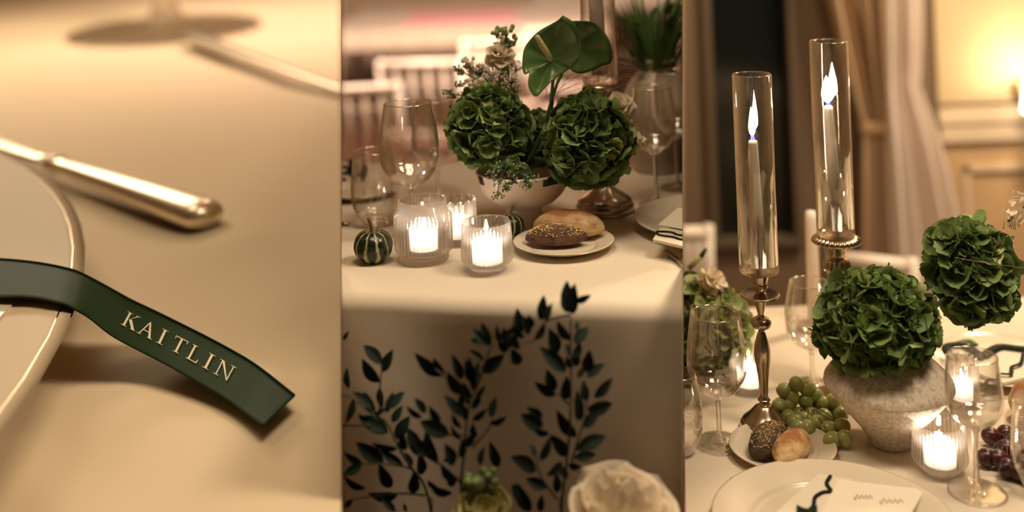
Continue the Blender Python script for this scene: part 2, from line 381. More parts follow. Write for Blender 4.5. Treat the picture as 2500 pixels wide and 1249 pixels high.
def flatware_knife(name, label, a, b, hw, ht, blade_to):
    t = thing(name, label, 'knife', a)
    dv = (b - a); n = 60; pts = []; rad = []
    for i in range(n + 1):
        s = i / n; pts.append(dv * s)
        k = .45 + .55 * min(1, s * 1.15) ** .8
        if s > .93: k *= sqrt(max(0, 1 - ((s - .93) / .07) ** 2)) * .98 + .02
        if s < .05: k *= 1.12
        rad.append(hw * k)
    obj('handle', tube(pts, rad, 20, flat=ht / hw), M['silver_worn'], t)
    bl = blade_to - a; sd = bl.cross(Vector((0, 0, 1))).normalized()
    obj('collar', tube([Vector((0, 0, 0)), bl.normalized() * .03], [hw * .62, hw * .55], 16, flat=.8), M['silver_worn'], t)
    bm = grid(14, 4, lambda u, v: bl * (u * 1.0) + bl.normalized() * .02 + sd * ((v - .5) * hw * (1.0 + .9 * min(1, u * 2.5))) + Vector((0, 0, .012 - .02 * abs(v - .5))))
    obj('blade', solid(bm, .006), M['silver_worn'], t)
flatware_knife('table_knife', 'blurred silver knife with heavy handle lying above the green ribbon', GL(140, 402, .04), GL(522, 532, .04), .046, .032, GL(-260, 262, .04))
# fork handle, far top
a, b = GL(455, 88, .04), GL(850, 222, .04)
t = thing('table_fork', 'blurred silver fork handle at the top edge of the cream cloth', 'fork', b); dv = a - b
n = 22; obj('handle', tube([dv * (i / n) for i in range(n + 1)], [.045 * (.35 + .75 * (i / n) ** 1.2) * (1 if i < n - 1 else .4 if i == n else .8) for i in range(n + 1)], 16, flat=.55), M['silver_worn'], t)
bm = grid(8, 6, lambda u, v: -dv * u * .25 + Vector((-dv.y, dv.x, 0)).normalized() * (v - .5) * (.03 + .12 * sin(pi * min(1, u * .9))) + Vector((0, 0, .01))); obj('fork_head', solid(bm, .006), M['silver_worn'], t)
# foot of a big glass
p = GL(405, 72)
t = thing('wine_glass', 'foot of a wine glass out of focus at the top left edge', 'glass', p, (TILT, 0, 0))
M['heavy'] = refr_glass('heavy_glass', .42)
obj('foot', lathe(cat_([(0, .0), (.40, 0), (.42, .006), (.40, .014), (.15, .03), (.06, .10), (.03, .28)], 3), 64), M['heavy'], t)
obj('stem', tube([(0, 0, .27), (0, 0, .62)], .03, 16), M['thick'], t)
obj('bowl', lathe(cat_([(.0, .6), (.12, .66), (.26, .85), (.31, 1.1), (.26, 1.45), (.25, 1.45), (.3, 1.1), (.25, .86), (.11, .675), (0, .62)], 3), 48), M['glass'], t)

# ================================================================= shared builders
def vspline(pts, k=4): return cat_(pts, k)
def bread(name, label, loc, L_, W_, H_r, rotz, mt, seeds=0, group=None, crust=True, seedm='seed', tilt=0):
    t = thing(name, label, 'bread roll', loc, (0, tilt, rotz), group)
    bm = bmesh.new(); bmesh.ops.create_icosphere(bm, subdivisions=5, radius=1)
    sd = U(0, 50)
    for v in bm.verts:
        c = v.co; e = 1 - .10 * abs(c.x) ** 3
        z = c.z if c.z > 0 else c.z * .55
        nn = noise.noise(c * 1.7 + Vector((sd, 0, 0))) * .07 + noise.noise(c * 6 + Vector((0, sd, 0))) * .022
        v.co = Vector((c.x * L_ / 2 * (1 + nn), c.y * W_ / 2 * e * (1 + nn), (z * .645 + .355) * H_r * (1 + nn * .6)))
    me = mesh('crust', bm, mt)
    if crust:
        def fn(c):
            tt = c.z / H_r + .35 * noise.noise(Vector((c.x * 60, c.y * 60, c.z * 60))) + .15 * noise.noise(c * 260)
            k = (tt - .52) / .42; return lerp3((.66, .46, .22), (.33, .135, .045), k)
        tint(me, 'crust', fn)
    obj('crust', me, mt, t)
    if seeds:
        bm = bmesh.new()
        for i in range(seeds):
            a = U(0, 2 * pi); q = sqrt(R()) * .92; x, y = cos(a) * q, sin(a) * q; z = sqrt(max(0, 1 - q * q))
            e = 1 - .10 * abs(x) ** 3
            P = Vector((x * L_ / 2, y * W_ / 2 * e, (z * .645 + .355) * H_r)) * 1.005
            mx = Matrix.Translation(P) @ Euler((U(-.5, .5), U(-.5, .5), U(0, 6))).to_matrix().to_4x4() @ Matrix.Diagonal((.0019, .0012, .0008, 1))
            bmesh.ops.create_icosphere(bm, subdivisions=1, radius=1, matrix=mx)
        s = obj('seeds', bm, M[seedm], t); s['kind'] = 'stuff'
    return t
M['rimglass'] = thin_glass('glass_rim', base=.45, edge=1)
def rim_ring(t, r, z):
    obj('rim', lathe([(r + .0008 * cos(a), z + .0008 * sin(a)) for a in [i * pi / 4 for i in range(8)]], 64, closed=True), M['rimglass'], t)
def goblet(label, loc, rr, rb, zb, zt, zs, foot, group, seg=64, name='wine_glass', zwide=.4):
    """rr rim radius, rb bulge radius, zs bowl start, zt top"""
    t = thing(name, label, 'glass', loc, group=group); H = zt - zs; th = .0011
    out = [(.0045, zs - .004), (.012, zs + .004), (rb * .62, zs + H * .10), (rb * .93, zs + H * .26), (rb, zs + H * zwide), (rb * .97, zs + H * .6), ((rr + rb) / 2 * .99, zs + H * .8), (rr, zt)]
    out = cat_(out, 4); inn = [(max(0, r - th), z + (.003 if z < zs + H * .2 else 0)) for r, z in out[::-1]]; inn[-1] = (0, zs + .004)
    obj('bowl', lathe(out + [(rr - th / 2, zt + .0006)] + inn, seg), M['glass'], t)
    rim_ring(t, rr - th / 2, zt)
    obj('stem', lathe(cat_([(.0085, .006), (.0045, .018), (.0036, zs * .5), (.004, zs - .008), (.0065, zs - .001)], 4), 20), M['thick'], t)
    obj('foot', lathe(cat_([(0, 0), (foot * .96, 0), (foot, .0009), (foot * .96, .0018), (foot * .5, .003), (.010, .0055), (.0075, .009), (0, .010)], 3), seg), M['glass'], t)
    return t
def stemless(label, loc, rr, rb, h, group):
    t = thing('stemless_glass', label, 'glass', loc, group=group); th = .0012
    out = cat_([(0, 0), (rb * .5, 0), (rb * .62, .004), (rb * .93, h * .24), (rb, h * .42), (rb * .96, h * .65), (rr, h)], 4)
    inn = [(max(0, r - th), z + (.006 if z < h * .12 else 0)) for r, z in out[::-1]]; inn[-1] = (0, .008)
    obj('bowl', lathe(out + [(rr - th / 2, h + .0006)] + inn, 64), M['glass'], t); rim_ring(t, rr - th / 2, h); return t
def flame_mesh(h, r, name='flame'):
    return lathe(cat_([(0, 0), (r * .7, h * .12), (r, h * .3), (r * .8, h * .55), (r * .35, h * .82), (0, h)], 4), 16)
def votive_candle(parent, r, h, z, mt='flame_votive', fh=.027, fr=.0035):
    out = [(0, 0), (r, 0), (r, h), (r * .95, h + .001), (r * .88, h - .001)]
    cd = obj('candle', lathe(out, 32), M['wax_glow'], parent, loc=(0, 0, z))
    obj('wick', tube([(0, 0, 0), (0, 0, .019)], .0006, 6), M['tape'], cd, loc=(0, 0, .001))
    obj('flame', flame_mesh(fh, fr), M[mt], cd, loc=(0, 0, .019))
def ribber(n, amp, zlo=-1, zhi=9, rmin=0):
    return lambda a, r, z: ((1 + (amp * cos(n * a) if (zlo < z < zhi and r > rmin) else 0)), 0)
def low_votive(label, loc, group, sc=1):
    t = thing('ribbed_votive_holder', label, 'candle holder', loc, group=group); g = 40; n = g * 8
    out = cat_([(0, 0), (.020, 0), (.0245, .002), (.033, .011), (.0372, .0175), (.0365, .030), (.0352, .050), (.0345, .0665)], 4)
    inn = cat_([(.0325, .0665), (.0325, .050), (.0332, .03), (.0325, .018), (.024, .010), (0, .010)], 3)
    obj('ribbed_glass', lathe(out + [(.0335, .0685)] + inn, n, rib=lambda a, r, z: (1 + (.022 * cos(g * a) if (.016 < z < .064 and r > .0336) else .022 * .6 * cos(g * a) if (.009 < z <= .016 and r > .03) else 0), 0)), M['ribbed'], t)
    votive_candle(t, .0215, .030, .0105); return t
def tall_votive(label, loc, group):
    t = thing('stepped_votive_holder', label, 'candle holder', loc, group=group); g = 44; n = g * 8
    out = [(0, 0), (.035, 0), (.0362, .002), (.036, .011), (.0405, .0145), (.0425, .018), (.0427, .04), (.0425, .063), (.0415, .067), (.0365, .0705), (.0358, .073), (.0358, .088)]
    inn = [(.034, .0895), (.0325, .088), (.0325, .072), (.037, .066), (.0385, .06), (.0385, .022), (.034, .016), (0, .015)]
    def rb(a, r, z):
        if r > .0395 and .014 < z < .068: return 1 + .020 * cos(g * a), 0
        if r > .0345 and z < .086 and (z < .012 or z > .069): return 1 + .014 * cos(g * a), 0
        return 1, 0
    obj('ribbed_glass', lathe(out + inn, n, rib=rb), M['ribbed'], t)
    votive_candle(t, .021, .034, .0155); return t
def scallop_votive(label, loc, group, r=.030, h=.066):
    t = thing('scalloped_votive_holder', label, 'candle holder', loc, group=group); g = 14; n = g * 14
    out = [(0, 0), (r * .94, 0), (r * .97, .003), (r * .97, h * .5), (r * .97, h * .93), (r * .93, h)]; inn = [(r * .86, h * .97), (r * .83, h * .5), (r * .83, .008), (0, .008)]
    obj('scalloped_glass', lathe(cat_(out, 2) + inn, n, rib=lambda a, q, z: (1 + (.075 * abs(cos(g * a / 2)) - .03 if q > r * .88 and z > .002 else 0), (.006 * abs(cos(g * a / 2)) - .003) if z > h * .85 else 0)), M['ribbed'], t)
    votive_candle(t, r * .62, .030, .0085); return t
# hydrangea florets
def floret_mesh(seed, pale=False):
    random.seed(seed); bm = bmesh.new(); pl = 4 if R() < .8 else 5
    for q in range(pl):
        a0 = 2 * pi * q / pl + U(-.18, .18); Lp = U(.88, 1.12); cup = U(.15, .75); curl = U(.1, .55); wd = U(.62, .80); ph = U(0, 6); ruf = U(.03, .10); tw = U(-.3, .3)
        def f(u, v):
            vv = v * 2 - 1; u = u ** .8
            ww = wd * (sin(pi / 2 * min(1, (u + .06) / .62)) ** .8 if u < .56 else sqrt(max(.02, 1 - ((u - .56) / .45) ** 2)))
            x = Lp * (u * (1 - .05 * abs(vv) ** 2) + .04 * (1 - vv * vv) * (u > .9)); y = vv * ww
            z = cup * u * u * .9 + curl * vv * vv * ww - .10 + ruf * sin(4 * vv + ph) * u + tw * vv * ww * u + (.12 * u * sin(u * 3 + ph))
            return (x * cos(a0) - y * sin(a0), x * sin(a0) + y * cos(a0), z)
        grid(6, 5, f, bm)
    bmesh.ops.create_icosphere(bm, subdivisions=1, radius=.08, matrix=Matrix.Translation((0, 0, .0)))
    me = mesh('floret', bm, M['petal_pale'] if pale else M['petal'])
    rr = U(0, 1)
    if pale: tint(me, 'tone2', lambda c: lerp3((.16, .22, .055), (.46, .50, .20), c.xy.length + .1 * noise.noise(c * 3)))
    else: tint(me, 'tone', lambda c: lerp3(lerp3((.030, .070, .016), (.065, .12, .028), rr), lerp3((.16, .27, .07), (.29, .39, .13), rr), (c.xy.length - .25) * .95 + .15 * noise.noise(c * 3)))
    return me
FL = [floret_mesh(100 + i) for i in range(9)]; FLP = [floret_mesh(200 + i, True) for i in range(4)]
random.seed(11)
def hydrangea(label, c, rad, n, fs, pale=False, stem=None, tiltv=0.0, keep=None, name='hydrangea', rots=0):
    """c centre; rad (rx,ry,rz)"""
    t = thing(name, label, 'flower', c, (0, rots, 0), 'green hydrangea heads')
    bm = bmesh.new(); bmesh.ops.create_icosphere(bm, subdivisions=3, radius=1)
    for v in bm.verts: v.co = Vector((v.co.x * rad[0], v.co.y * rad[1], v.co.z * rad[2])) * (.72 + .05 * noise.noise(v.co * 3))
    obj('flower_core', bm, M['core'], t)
    for i in range(n):
        z = 1 - 2 * (i + .5) / n; a = i * 2.399963 + U(-.12, .12); q = sqrt(1 - z * z); nrm = Vector((q * cos(a), q * sin(a), z))
        if keep and not keep(nrm): continue
        lump = 1 + .10 * noise.noise(nrm * 2.6 + Vector((n, 0, 0)))
        k = U(.76, .95) * lump
        P = Vector((nrm.x * rad[0], nrm.y * rad[1], nrm.z * rad[2])) * k
        dr = (nrm + Vector((U(-1, 1), U(-1, 1), U(-1, 1))) * .42).normalized()
        s = fs * U(.8, 1.22)
        mx = Matrix.Translation(P) @ dr.to_track_quat('Z', 'Y').to_matrix().to_4x4() @ Matrix.Rotation(U(0, 6.3), 4, 'Z') @ Matrix.Diagonal((s, s, s, 1))
        fl = (FLP if (pale and R() < .85) else FL if not pale and R() < .955 else FLP)
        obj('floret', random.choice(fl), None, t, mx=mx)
    if stem: obj('stem', tube([Vector(p) - Vector(c) for p in stem], .0032, 8), M['stem'], t)
    return t

def candlestick_parts(t, prof, mt='old_silver', rib=None, seg=48):
    obj('stand', lathe(cat_(prof, 4), seg, rib=rib), M[mt], t)
def tube_and_candle(t, z0, h, r, candle_h, cb=.0125, ct=.0068, lean=(-.004, 0), lit=True, fl=(.047, .0068)):
    th = .0017
    obj('glass_base', lathe([(0, 0), (r * .97, 0), (r, .0015), (r, .012), (r * .97, .0135), (0, .0135)], 48), M['thick'], t, loc=(0, 0, z0))
    obj('glass_tube', lathe([(r, 0), (r, h), (r - th / 2, h + .0012), (r - th, h), (r - th, 0)], 64, closed=True), M['tube'], t, loc=(0, 0, z0 + .0135))
    ob = obj('candle', lathe([(0, 0), (cb, 0), (cb * .98, .01), (ct * 1.04, candle_h - .004), (ct * .9, candle_h), (ct * .5, candle_h + .0015), (0, candle_h)], 32), M['wax'], t, loc=(0, 0, z0 + .0142))
    ob.rotation_euler = (0, math.atan2(lean[0], candle_h) + 0, 0)
    if lit:
        top = Vector((0, 0, candle_h))
        obj('wick', tube([(0, 0, 0), (.0005, 0, .007)], .0007, 6), M['tape'], ob, loc=top)
        obj('flame', flame_mesh(*fl), M['flame'], ob, loc=top + Vector((-.0005, 0, .006)))
        obj('flame_base', lathe([(0, 0), (.003, .002), (.0036, .005), (0, .0065)], 12), M['flame_blue'], ob, loc=top + Vector((0, 0, .0005)))
def rose(name, label, c, rad, mt, n=22, up=Vector((0, 0, 1)), group=None, stem_to=None, cat='flower'):
    t = thing(name, label, cat, c, group=group)
    bm = grid(7, 7, lambda u, v: (lambda a, b: ((sin(b)) * sin(a) * 1.0, -sin(b) * cos(a) + .0, 1 - cos(b) + .10 * max(0, v - .8) * 0))((u - .5) * 1.9 * (1 - .35 * (v > .95) * abs(u - .5) * 2), v * 1.75))
    for v in bm.verts: v.co += Vector((0, -.12 * max(0, v.co.z - 1.0), .05 * noise.noise(v.co * 3)))
    me = mesh('petal', solid(bm, .015), mt)
    q = up.to_track_quat('Z', 'Y').to_matrix().to_4x4()
    for i in range(n):
        k = (i + 1) / n; s = rad * (.28 + .75 * k); a = i * 2.4
        mx = q @ Matrix.Rotation(a, 4, 'Z') @ Matrix.Rotation(.55 * k ** 1.5 + U(-.08, .08), 4, 'X') @ Matrix.Diagonal((s, s, s * (1.15 - .25 * k), 1)) @ Matrix.Translation((0, 0, -.15))
        obj('petal', me, mt, t, mx=mx)
    if stem_to is not None: obj('stem', tube([(0, 0, 0), Vector(stem_to) - Vector(c)], .003, 8), M['stem'], t)
    return t
def blossom(label, c, rad, n, group, stem_to=None):
    t = thing('white_blossom', label, 'flower', c, group=group); c = Vector(c)
    for i in range(n):
        k = (i + .5) / n; a = i * 2.4; q = sqrt(k); dr = Vector((cos(a) * q, -.75 + .6 * q, sin(a) * q)); b = c + dr * rad * .35; e = c + dr.normalized() * rad * U(.85, 1.15)
        leaf_between(t, b, e, rad * U(1.3, 1.9), LEAFM['cream'], U(-.9, .9), dr + Vector((0, -.6, .9)))
    if stem_to is not None: obj('stem', tube([(0, 0, 0), Vector(stem_to) - c], .002, 8), M['stem'], t)
def spray(name, label, base, tips, bud_r, nb, mt, stem_m='stem', spread=.012, cat='flower', group=None, leafy=0, leafm='leaf', stem_r=.0009):
    """branching stem with clusters of small buds at the tips"""
    t = thing(name, label, cat, base, group=group); B0 = Vector(base); bs = bmesh.new(); bb = bmesh.new()
    for tp in tips:
        P = Vector(tp) - B0; mid = P * .55 + Vector((U(-.01, .01), U(-.006, .006), .01))
        tube(vspline([(0, 0, 0), tuple(mid), tuple(P)], 4), stem_r, 5, bs)
        for i in range(nb):
            q = Vector((U(-1, 1), U(-1, 1), U(-.5, .7))) * spread; e = P + q
            tube([P - P.normalized() * spread * .8, e], stem_r * .45, 4, bs)
            bmesh.ops.create_icosphere(bb, subdivisions=1, radius=bud_r * U(.7, 1.2), matrix=Matrix.Translation(e) @ Matrix.Diagonal((1, 1, U(.8, 1.3), 1)))
        for i in range(leafy):
            pp = P * U(.35, .95); obj('leaf', LEAFM[leafm], None, t, mx=Matrix.Translation(pp) @ Euler((U(0, 6), U(-.6, .9), U(0, 6))).to_matrix().to_4x4() @ Matrix.Diagonal((spread * 1.7,) * 3 + (1,)))
    o = obj('stems', bs, M[stem_m], t); o['kind'] = 'stuff'
    o = obj('buds', bb, mt, t); o['kind'] = 'stuff'
    return t
def leaf_mesh(name, mt, wid=.26, fold=.12, curl=.12, p=.85):
    return mesh(name, grid(10, 4, lambda u, v: (u, (v * 2 - 1) * wid * (sin(pi * u ** p) ** .85) * .5 * 1.0, fold * abs(v * 2 - 1) * sin(pi * u) - curl * u * u)), mt)
LEAFM = {'leaf': leaf_mesh('leaf', M['leaf'], .5), 'dark': leaf_mesh('leaf', M['dark_leaf'], .34), 'cream': leaf_mesh('petal', M['cream'], .6)}
def leaf_between(parent, base, tip, wid, me, twist=0, facing=None):
    x = Vector(tip) - Vector(base); Ln = x.length; x.normalize(); f = (facing or Vector((0, -1, .2))) ; z = (f - x * f.dot(x)).normalized(); y = z.cross(x)
    mx = Matrix((( x.x, y.x, z.x, 0), (x.y, y.y, z.y, 0), (x.z, y.z, z.z, 0), (0, 0, 0, 1)))
    mx = Matrix.Translation(Vector(base) - parent.location) @ mx @ Matrix.Rotation(twist, 4, 'X') @ Matrix.Diagonal((Ln, wid, Ln, 1))
    return obj('leaf', me, None, parent, mx=mx)

# ================================================================= MIDDLE: table with hydrangea bowl
CUR[0] = 'C'
E0, E1 = G(834, 716, ZC), G(1667, 748, ZC); ED = (E1 - E0).normalized(); EN = Vector((-ED.y, ED.x, 0)); RAD = .022
def edge_cloth(E0, ED, EN, z, RADc, back, zbot=.02, nx=90, amp=.006):
    prof = [(back * (1 - i / 40) ** 1.3 + RADc, 0) for i in range(41)]
    prof += [(RADc - RADc * sin(pi / 2 * i / 8), RADc - RADc * cos(pi / 2 * i / 8)) for i in range(1, 9)]
    prof += [(0, RADc + (z - RADc - zbot) * (i / 30) ** 1.2) for i in range(1, 31)]
    def f(u, v):
        b, h = prof[min(len(prof) - 1, int(round(v * (len(prof) - 1))))]
        p = E0 + EN * b + Vector((0, 0, -h)); 
        def hit(n): return -((p - EYE).dot(n)) / ED.dot(n)
        ta, tb = hit(NL) - .02, hit(NR) + .02
        t = ta + (tb - ta) * u; q = p + ED * t
        if h > RADc: q -= EN * (amp * min(1, (h - RADc) * 8) * (1.6 * sin(t * 17 + 1) + sin(t * 31) * .8)); 
        else: q.z += .0012 * noise.noise(Vector((q.x * 8, q.y * 8, 0))) - .0012
        return q
    return grid(nx, len(prof) - 1, f)
o = obj('tablecloth', edge_cloth(E0, ED, EN, ZC, RAD, .74), M['cloth']); tag(o, 'cream tablecloth falling over the table edge behind the dark leaves', 'tablecloth')
tabletop('banquet_table', 'dark table under the cloth that carries the hydrangea bowl', [(-.19, 1.50), (.17, 1.43), (.26, 2.1), (-.26, 2.15)], ZC - .002)

def gourd(label, loc, r, h, rotz, cream=.5):
    t = thing('striped_gourd', label, 'gourd', loc, (radians(5), 0, rotz), 'striped gourds'); n = 10
    pr = [(0, h * .03), (r * .45, 0), (r * .85, h * .2), (r, h * .48), (r * .86, h * .8), (r * .45, h * .97), (0, h * .93)]
    me = mesh('skin', lathe(cat_(pr, 8), 120, rib=lambda a, q, z: (1 - .05 * (1 - abs(cos(n * a / 2))) ** 2, 0)), M['gourd'])
    def fn(c):
        a = atan2(c.y, c.x); k = abs(cos(n * a / 2 + .5 * noise.noise(c * 40))); zz = c.z / h
        e = noise.noise(c * 260) * .25 + noise.noise(c * 90) * .15
        stripe = k + e * .5 < .30 + max(0, .42 - zz) * (1.2 if sin(a * 3 + 1) > -.2 else .2)
        g = lerp3((.006, .014, .006), (.04, .07, .03), max(0, e * 2))
        return (.40, .38, .17) if stripe else g
    tint(me, 'skin', fn); obj('skin', me, None, t)
    obj('stem', tube(vspline([(0, 0, h * .9), (-.001, 0, h * 1.08), (-.004, 0, h * 1.3), (-.006, 0, h * 1.42)], 4), [.0065, .005, .004, .0035, .0032, .003, .003, .003, .003, .003, .003, .0032, .0034], 8), M['gstem'], t)
    return t
gourd('small green and cream striped gourd beside the stepped glass votive', G(912, 636, ZC), .029, .046, .35)
gourd('dark striped gourd half hidden between votive and bread plate', G(1243, 582, ZC), .024, .038, 2.2)

stemless('stemless glass standing behind the striped gourd', G(918, 546, ZC), .034, .0395, .121, 'stemless glasses')
goblet('large wine glass rising behind the stepped votive', G(1008, 580, ZC), .038, .0475, 0, .213, .078, .038, 'wine glasses')
goblet('blurred wine glass between the large wine glass and hydrangeas', G(1070, 486, ZC), .034, .044, 0, .178, .055, .034, 'wine glasses')
goblet('wine glass standing right of the hydrangeas before the urn', G(1603, 498, ZC), .032, .0385, 0, .200, .086, .031, 'wine glasses')
goblet('blurred wine glass cut by the panel edge behind the urn glass', G(1655, 458, ZC), .034, .042, 0, .21, .09, .034, 'wine glasses')
tall_votive('stepped ribbed glass votive burning beside the striped gourd', G(1036, 632, ZC), 'votive candles on the middle table')
low_votive('low rounded ribbed votive burning before the white bowl', G(1191, 656, ZC), 'votive candles on the middle table')
scallop_votive('scalloped glass votive burning behind the two ribbed ones', G(1118, 590, ZC), 'votive candles on the middle table')
p = G(1377, 605, ZC)
t = thing('bread_plate', 'small silver-rimmed plate holding rolls before the white bowl', 'plate', p); plate(.0755, .011, t, rimw=.0008)
bread('seeded_roll', 'dark seed-topped roll lying at front of the middle bread plate', G(1358, 607, ZC) + Vector((0, 0, .0055)), .092, .045, .031, radians(-6), M['darkbread'], 330, crust=False)
bread('white_roll', 'pale golden roll lying behind the seeded roll on middle plate', G(1390, 586, ZC) + Vector((0, 0, .0055)), .112, .050, .042, radians(-17), M['bread'])

# footed white bowl
p = G(1281, 548, ZC)
t = thing('footed_bowl', 'white footed ceramic bowl holding the green hydrangeas', 'bowl', p)
pr = [(0, .0), (.034, 0), (.0345, .004), (.030, .026), (.032, .032), (.050, .040), (.068, .058), (.0755, .085), (.0765, .089), (.0735, .089), (.066, .062), (.04, .046), (0, .040)]
obj('bowl_body', lathe(cat_(pr, 3), 72), M['white_ceramic'], t)
def tapestrip(parent, a0, a1, z0, z1, r0, r1):
    bm = grid(6, 3, lambda u, v: ((r0 + (r1 - r0) * v + .0012) * cos(a0 + (a1 - a0) * u), (r0 + (r1 - r0) * v + .0012) * sin(a0 + (a1 - a0) * u), z0 + (z1 - z0) * v)); obj('tape_strip', solid(bm, .0005), M['tape'], parent)
tapestrip(t, radians(-66), radians(-42), .077, .0875, .0738, .0762); tapestrip(t, radians(-60), radians(-48), .0855, .091, .0755, .0765); tapestrip(t, radians(-158), radians(-146), .076, .0885, .0735, .0764)
bc = p + Vector((0, 0, .09))
hydrangea('green hydrangea head at the left of the white bowl', D(1195, 312, 1.74), (.061, .060, .0615), 150, .020, stem=[D(1195, 312, 1.74), bc])
hydrangea('green hydrangea head at the right before the silver candlestick', D(1434, 340, 1.70), (.065, .060, .069), 165, .020, stem=[D(1434, 340, 1.70), bc])
hydrangea('small dark hydrangea head between the two large ones', D(1308, 340, 1.80), (.036, .03, .042), 60, .017, stem=[D(1308, 340, 1.8), bc])

# anthuriums
def sheet_from(outline, centre, d, bulge, parent, name, mt, dz=None, rings=7):
    c = Vector(centre); out = cat_([tuple(p) for p in outline + [outline[0]]], 4)[:-1]; bm = bmesh.new(); org = D(c.x, c.y, d)
    V = [bm.verts.new((0, 0, 0))]; rg = []
    for k in range(1, rings + 1):
        s = k / rings; ring = []
        for x, y in out:
            px, py = c.x + (x - c.x) * s, c.y + (y - c.y) * s; a = atan2(y - c.y, x - c.x)
            dd = d + bulge(s, a); P = D(px, py, dd) - org; ring.append(bm.verts.new(P))
        rg.append(ring)
    n = len(out)
    for i in range(n): bm.faces.new((V[0], rg[0][i], rg[0][(i + 1) % n]))
    for A, B in zip(rg, rg[1:]):
        for i in range(n): bm.faces.new((A[i], A[(i + 1) % n], B[(i + 1) % n], B[i]))
    solid(bm, .0012); o = obj(name, bm, mt, parent); return o
o1 = [(1374, 33), (1400, 50), (1415, 80), (1419, 115), (1408, 148), (1385, 168), (1352, 190), (1330, 212), (1310, 232), (1297, 222), (1289, 200), (1292, 172), (1281, 178), (1275, 160), (1278, 120), (1292, 95), (1315, 72), (1345, 55), (1362, 45)]
t = thing('anthurium', 'upright green anthurium with pale spadix standing above the hydrangeas', 'flower', D(1345, 150, 1.68), group='green anthuriums')
sheet_from(o1, (1345, 146), 1.68, lambda s, a: -.010 * s * s + .012 * s * s * sin(2 * a + .6) + .002 * sin(7 * a) * s, t, 'spathe', M['spathe'])
sp = [D(1345, 146, 1.678), D(1336, 130, 1.662), D(1322, 108, 1.655), D(1309, 86, 1.652)]
obj('spadix', tube([q - t.location for q in map(Vector, vspline([tuple(q) for q in sp], 5))], [.0035 + .0012 * sin(i / 16 * pi) for i in range(15)] + [.0018], 12), M['spadix'], t)
obj('stem', tube([q - t.location for q in map(Vector, vspline([tuple(D(1345, 148, 1.684)), tuple(D(1350, 190, 1.69)), tuple(D(1342, 260, 1.70)), tuple(D(1320, 330, 1.72)), tuple(bc)], 5))], .0026, 10), M['stem'], t)
o2 = [(1398, 62), (1430, 62), (1455, 68), (1478, 90), (1493, 118), (1498, 148), (1492, 165), (1470, 172), (1450, 182), (1425, 189), (1405, 186), (1390, 172), (1375, 150), (1370, 110), (1380, 80)]
t = thing('anthurium', 'second green anthurium overlapped by the upright one', 'flower', D(1400, 120, 1.72), group='green anthuriums')
sheet_from(o2, (1402, 130), 1.72, lambda s, a: -.006 * s * s + .010 * s * s * cos(2 * a - .6) + .002 * sin(6 * a) * s, t, 'spathe', M['spathe'])
obj('stem', tube([q - t.location for q in map(Vector, vspline([tuple(D(1400, 130, 1.724)), tuple(D(1372, 180, 1.726)), tuple(D(1352, 230, 1.73)), tuple(D(1335, 330, 1.75)), tuple(bc)], 5))], .0024, 10), M['stem'], t)

# filler flowers
blossom('white ruffled blossom behind the left hydrangea', D(1222, 138, 1.79), .026, 28, group='white blossoms around the hydrangeas', stem_to=D(1240, 300, 1.8))
blossom('white ruffled blossom peeking right behind the right hydrangea', D(1515, 262, 1.78), .026, 28, group='white blossoms around the hydrangeas', stem_to=D(1440, 360, 1.78))
blossom('pale petalled blossom low at the right hydrangea edge', D(1552, 345, 1.75), .017, 18, group='white blossoms around the hydrangeas', stem_to=D(1460, 380, 1.76))
B1 = D(1240, 300, 1.78)
spray('stock_flower', 'tall stock stem with green buds left of the anthurium', B1, [D(1235, 78, 1.80), D(1228, 95, 1.80), D(1248, 100, 1.80), D(1218, 75, 1.8)], .0042, 9, M['bud'], spread=.012, leafy=2, group='filler flowers behind the hydrangeas')
spray('stock_flower', 'stock stem with pale buds leaning left of the blossoms', B1, [D(1150, 155, 1.8), D(1138, 172, 1.8), D(1168, 168, 1.8), D(1150, 195, 1.8), D(1165, 215, 1.78)], .0046, 10, M['cream'], spread=.014, leafy=3, group='filler flowers behind the hydrangeas')
spray('queen_annes_lace', 'lacy umbel of tiny cream flowers above the left hydrangea', B1, [D(1200, 175, 1.77), D(1215, 188, 1.77), D(1232, 172, 1.77), D(1248, 190, 1.77), D(1190, 195, 1.77), D(1225, 205, 1.77), D(1262, 160, 1.78), D(1255, 215, 1.77)], .0013, 46, M['cream'], spread=.013, stem_r=.0006, group='filler flowers behind the hydrangeas')
spray('queen_annes_lace', 'small lacy umbels reaching left of the hydrangea', B1, [D(1093, 225, 1.78), D(1104, 236, 1.78), D(1122, 205, 1.78), D(1118, 168, 1.78), D(1132, 232, 1.78)], .0014, 22, M['bud'], spread=.009, stem_r=.0006, group='filler flowers behind the hydrangeas')
spray('seeded_eucalyptus', 'dusty green seeded sprig hanging over the white bowl rim', D(1262, 392, 1.655), [D(1225, 400, 1.645), D(1250, 425, 1.64), D(1285, 452, 1.64), D(1222, 445, 1.64), D(1215, 480, 1.638), D(1232, 462, 1.64), D(1300, 440, 1.645), D(1200, 425, 1.64), D(1270, 405, 1.64)], .0017, 16, mat('dusty_seed', (.20, .22, .10), .7), 'stem', .010, leafy=2, stem_r=.0007, group='filler flowers behind the hydrangeas')
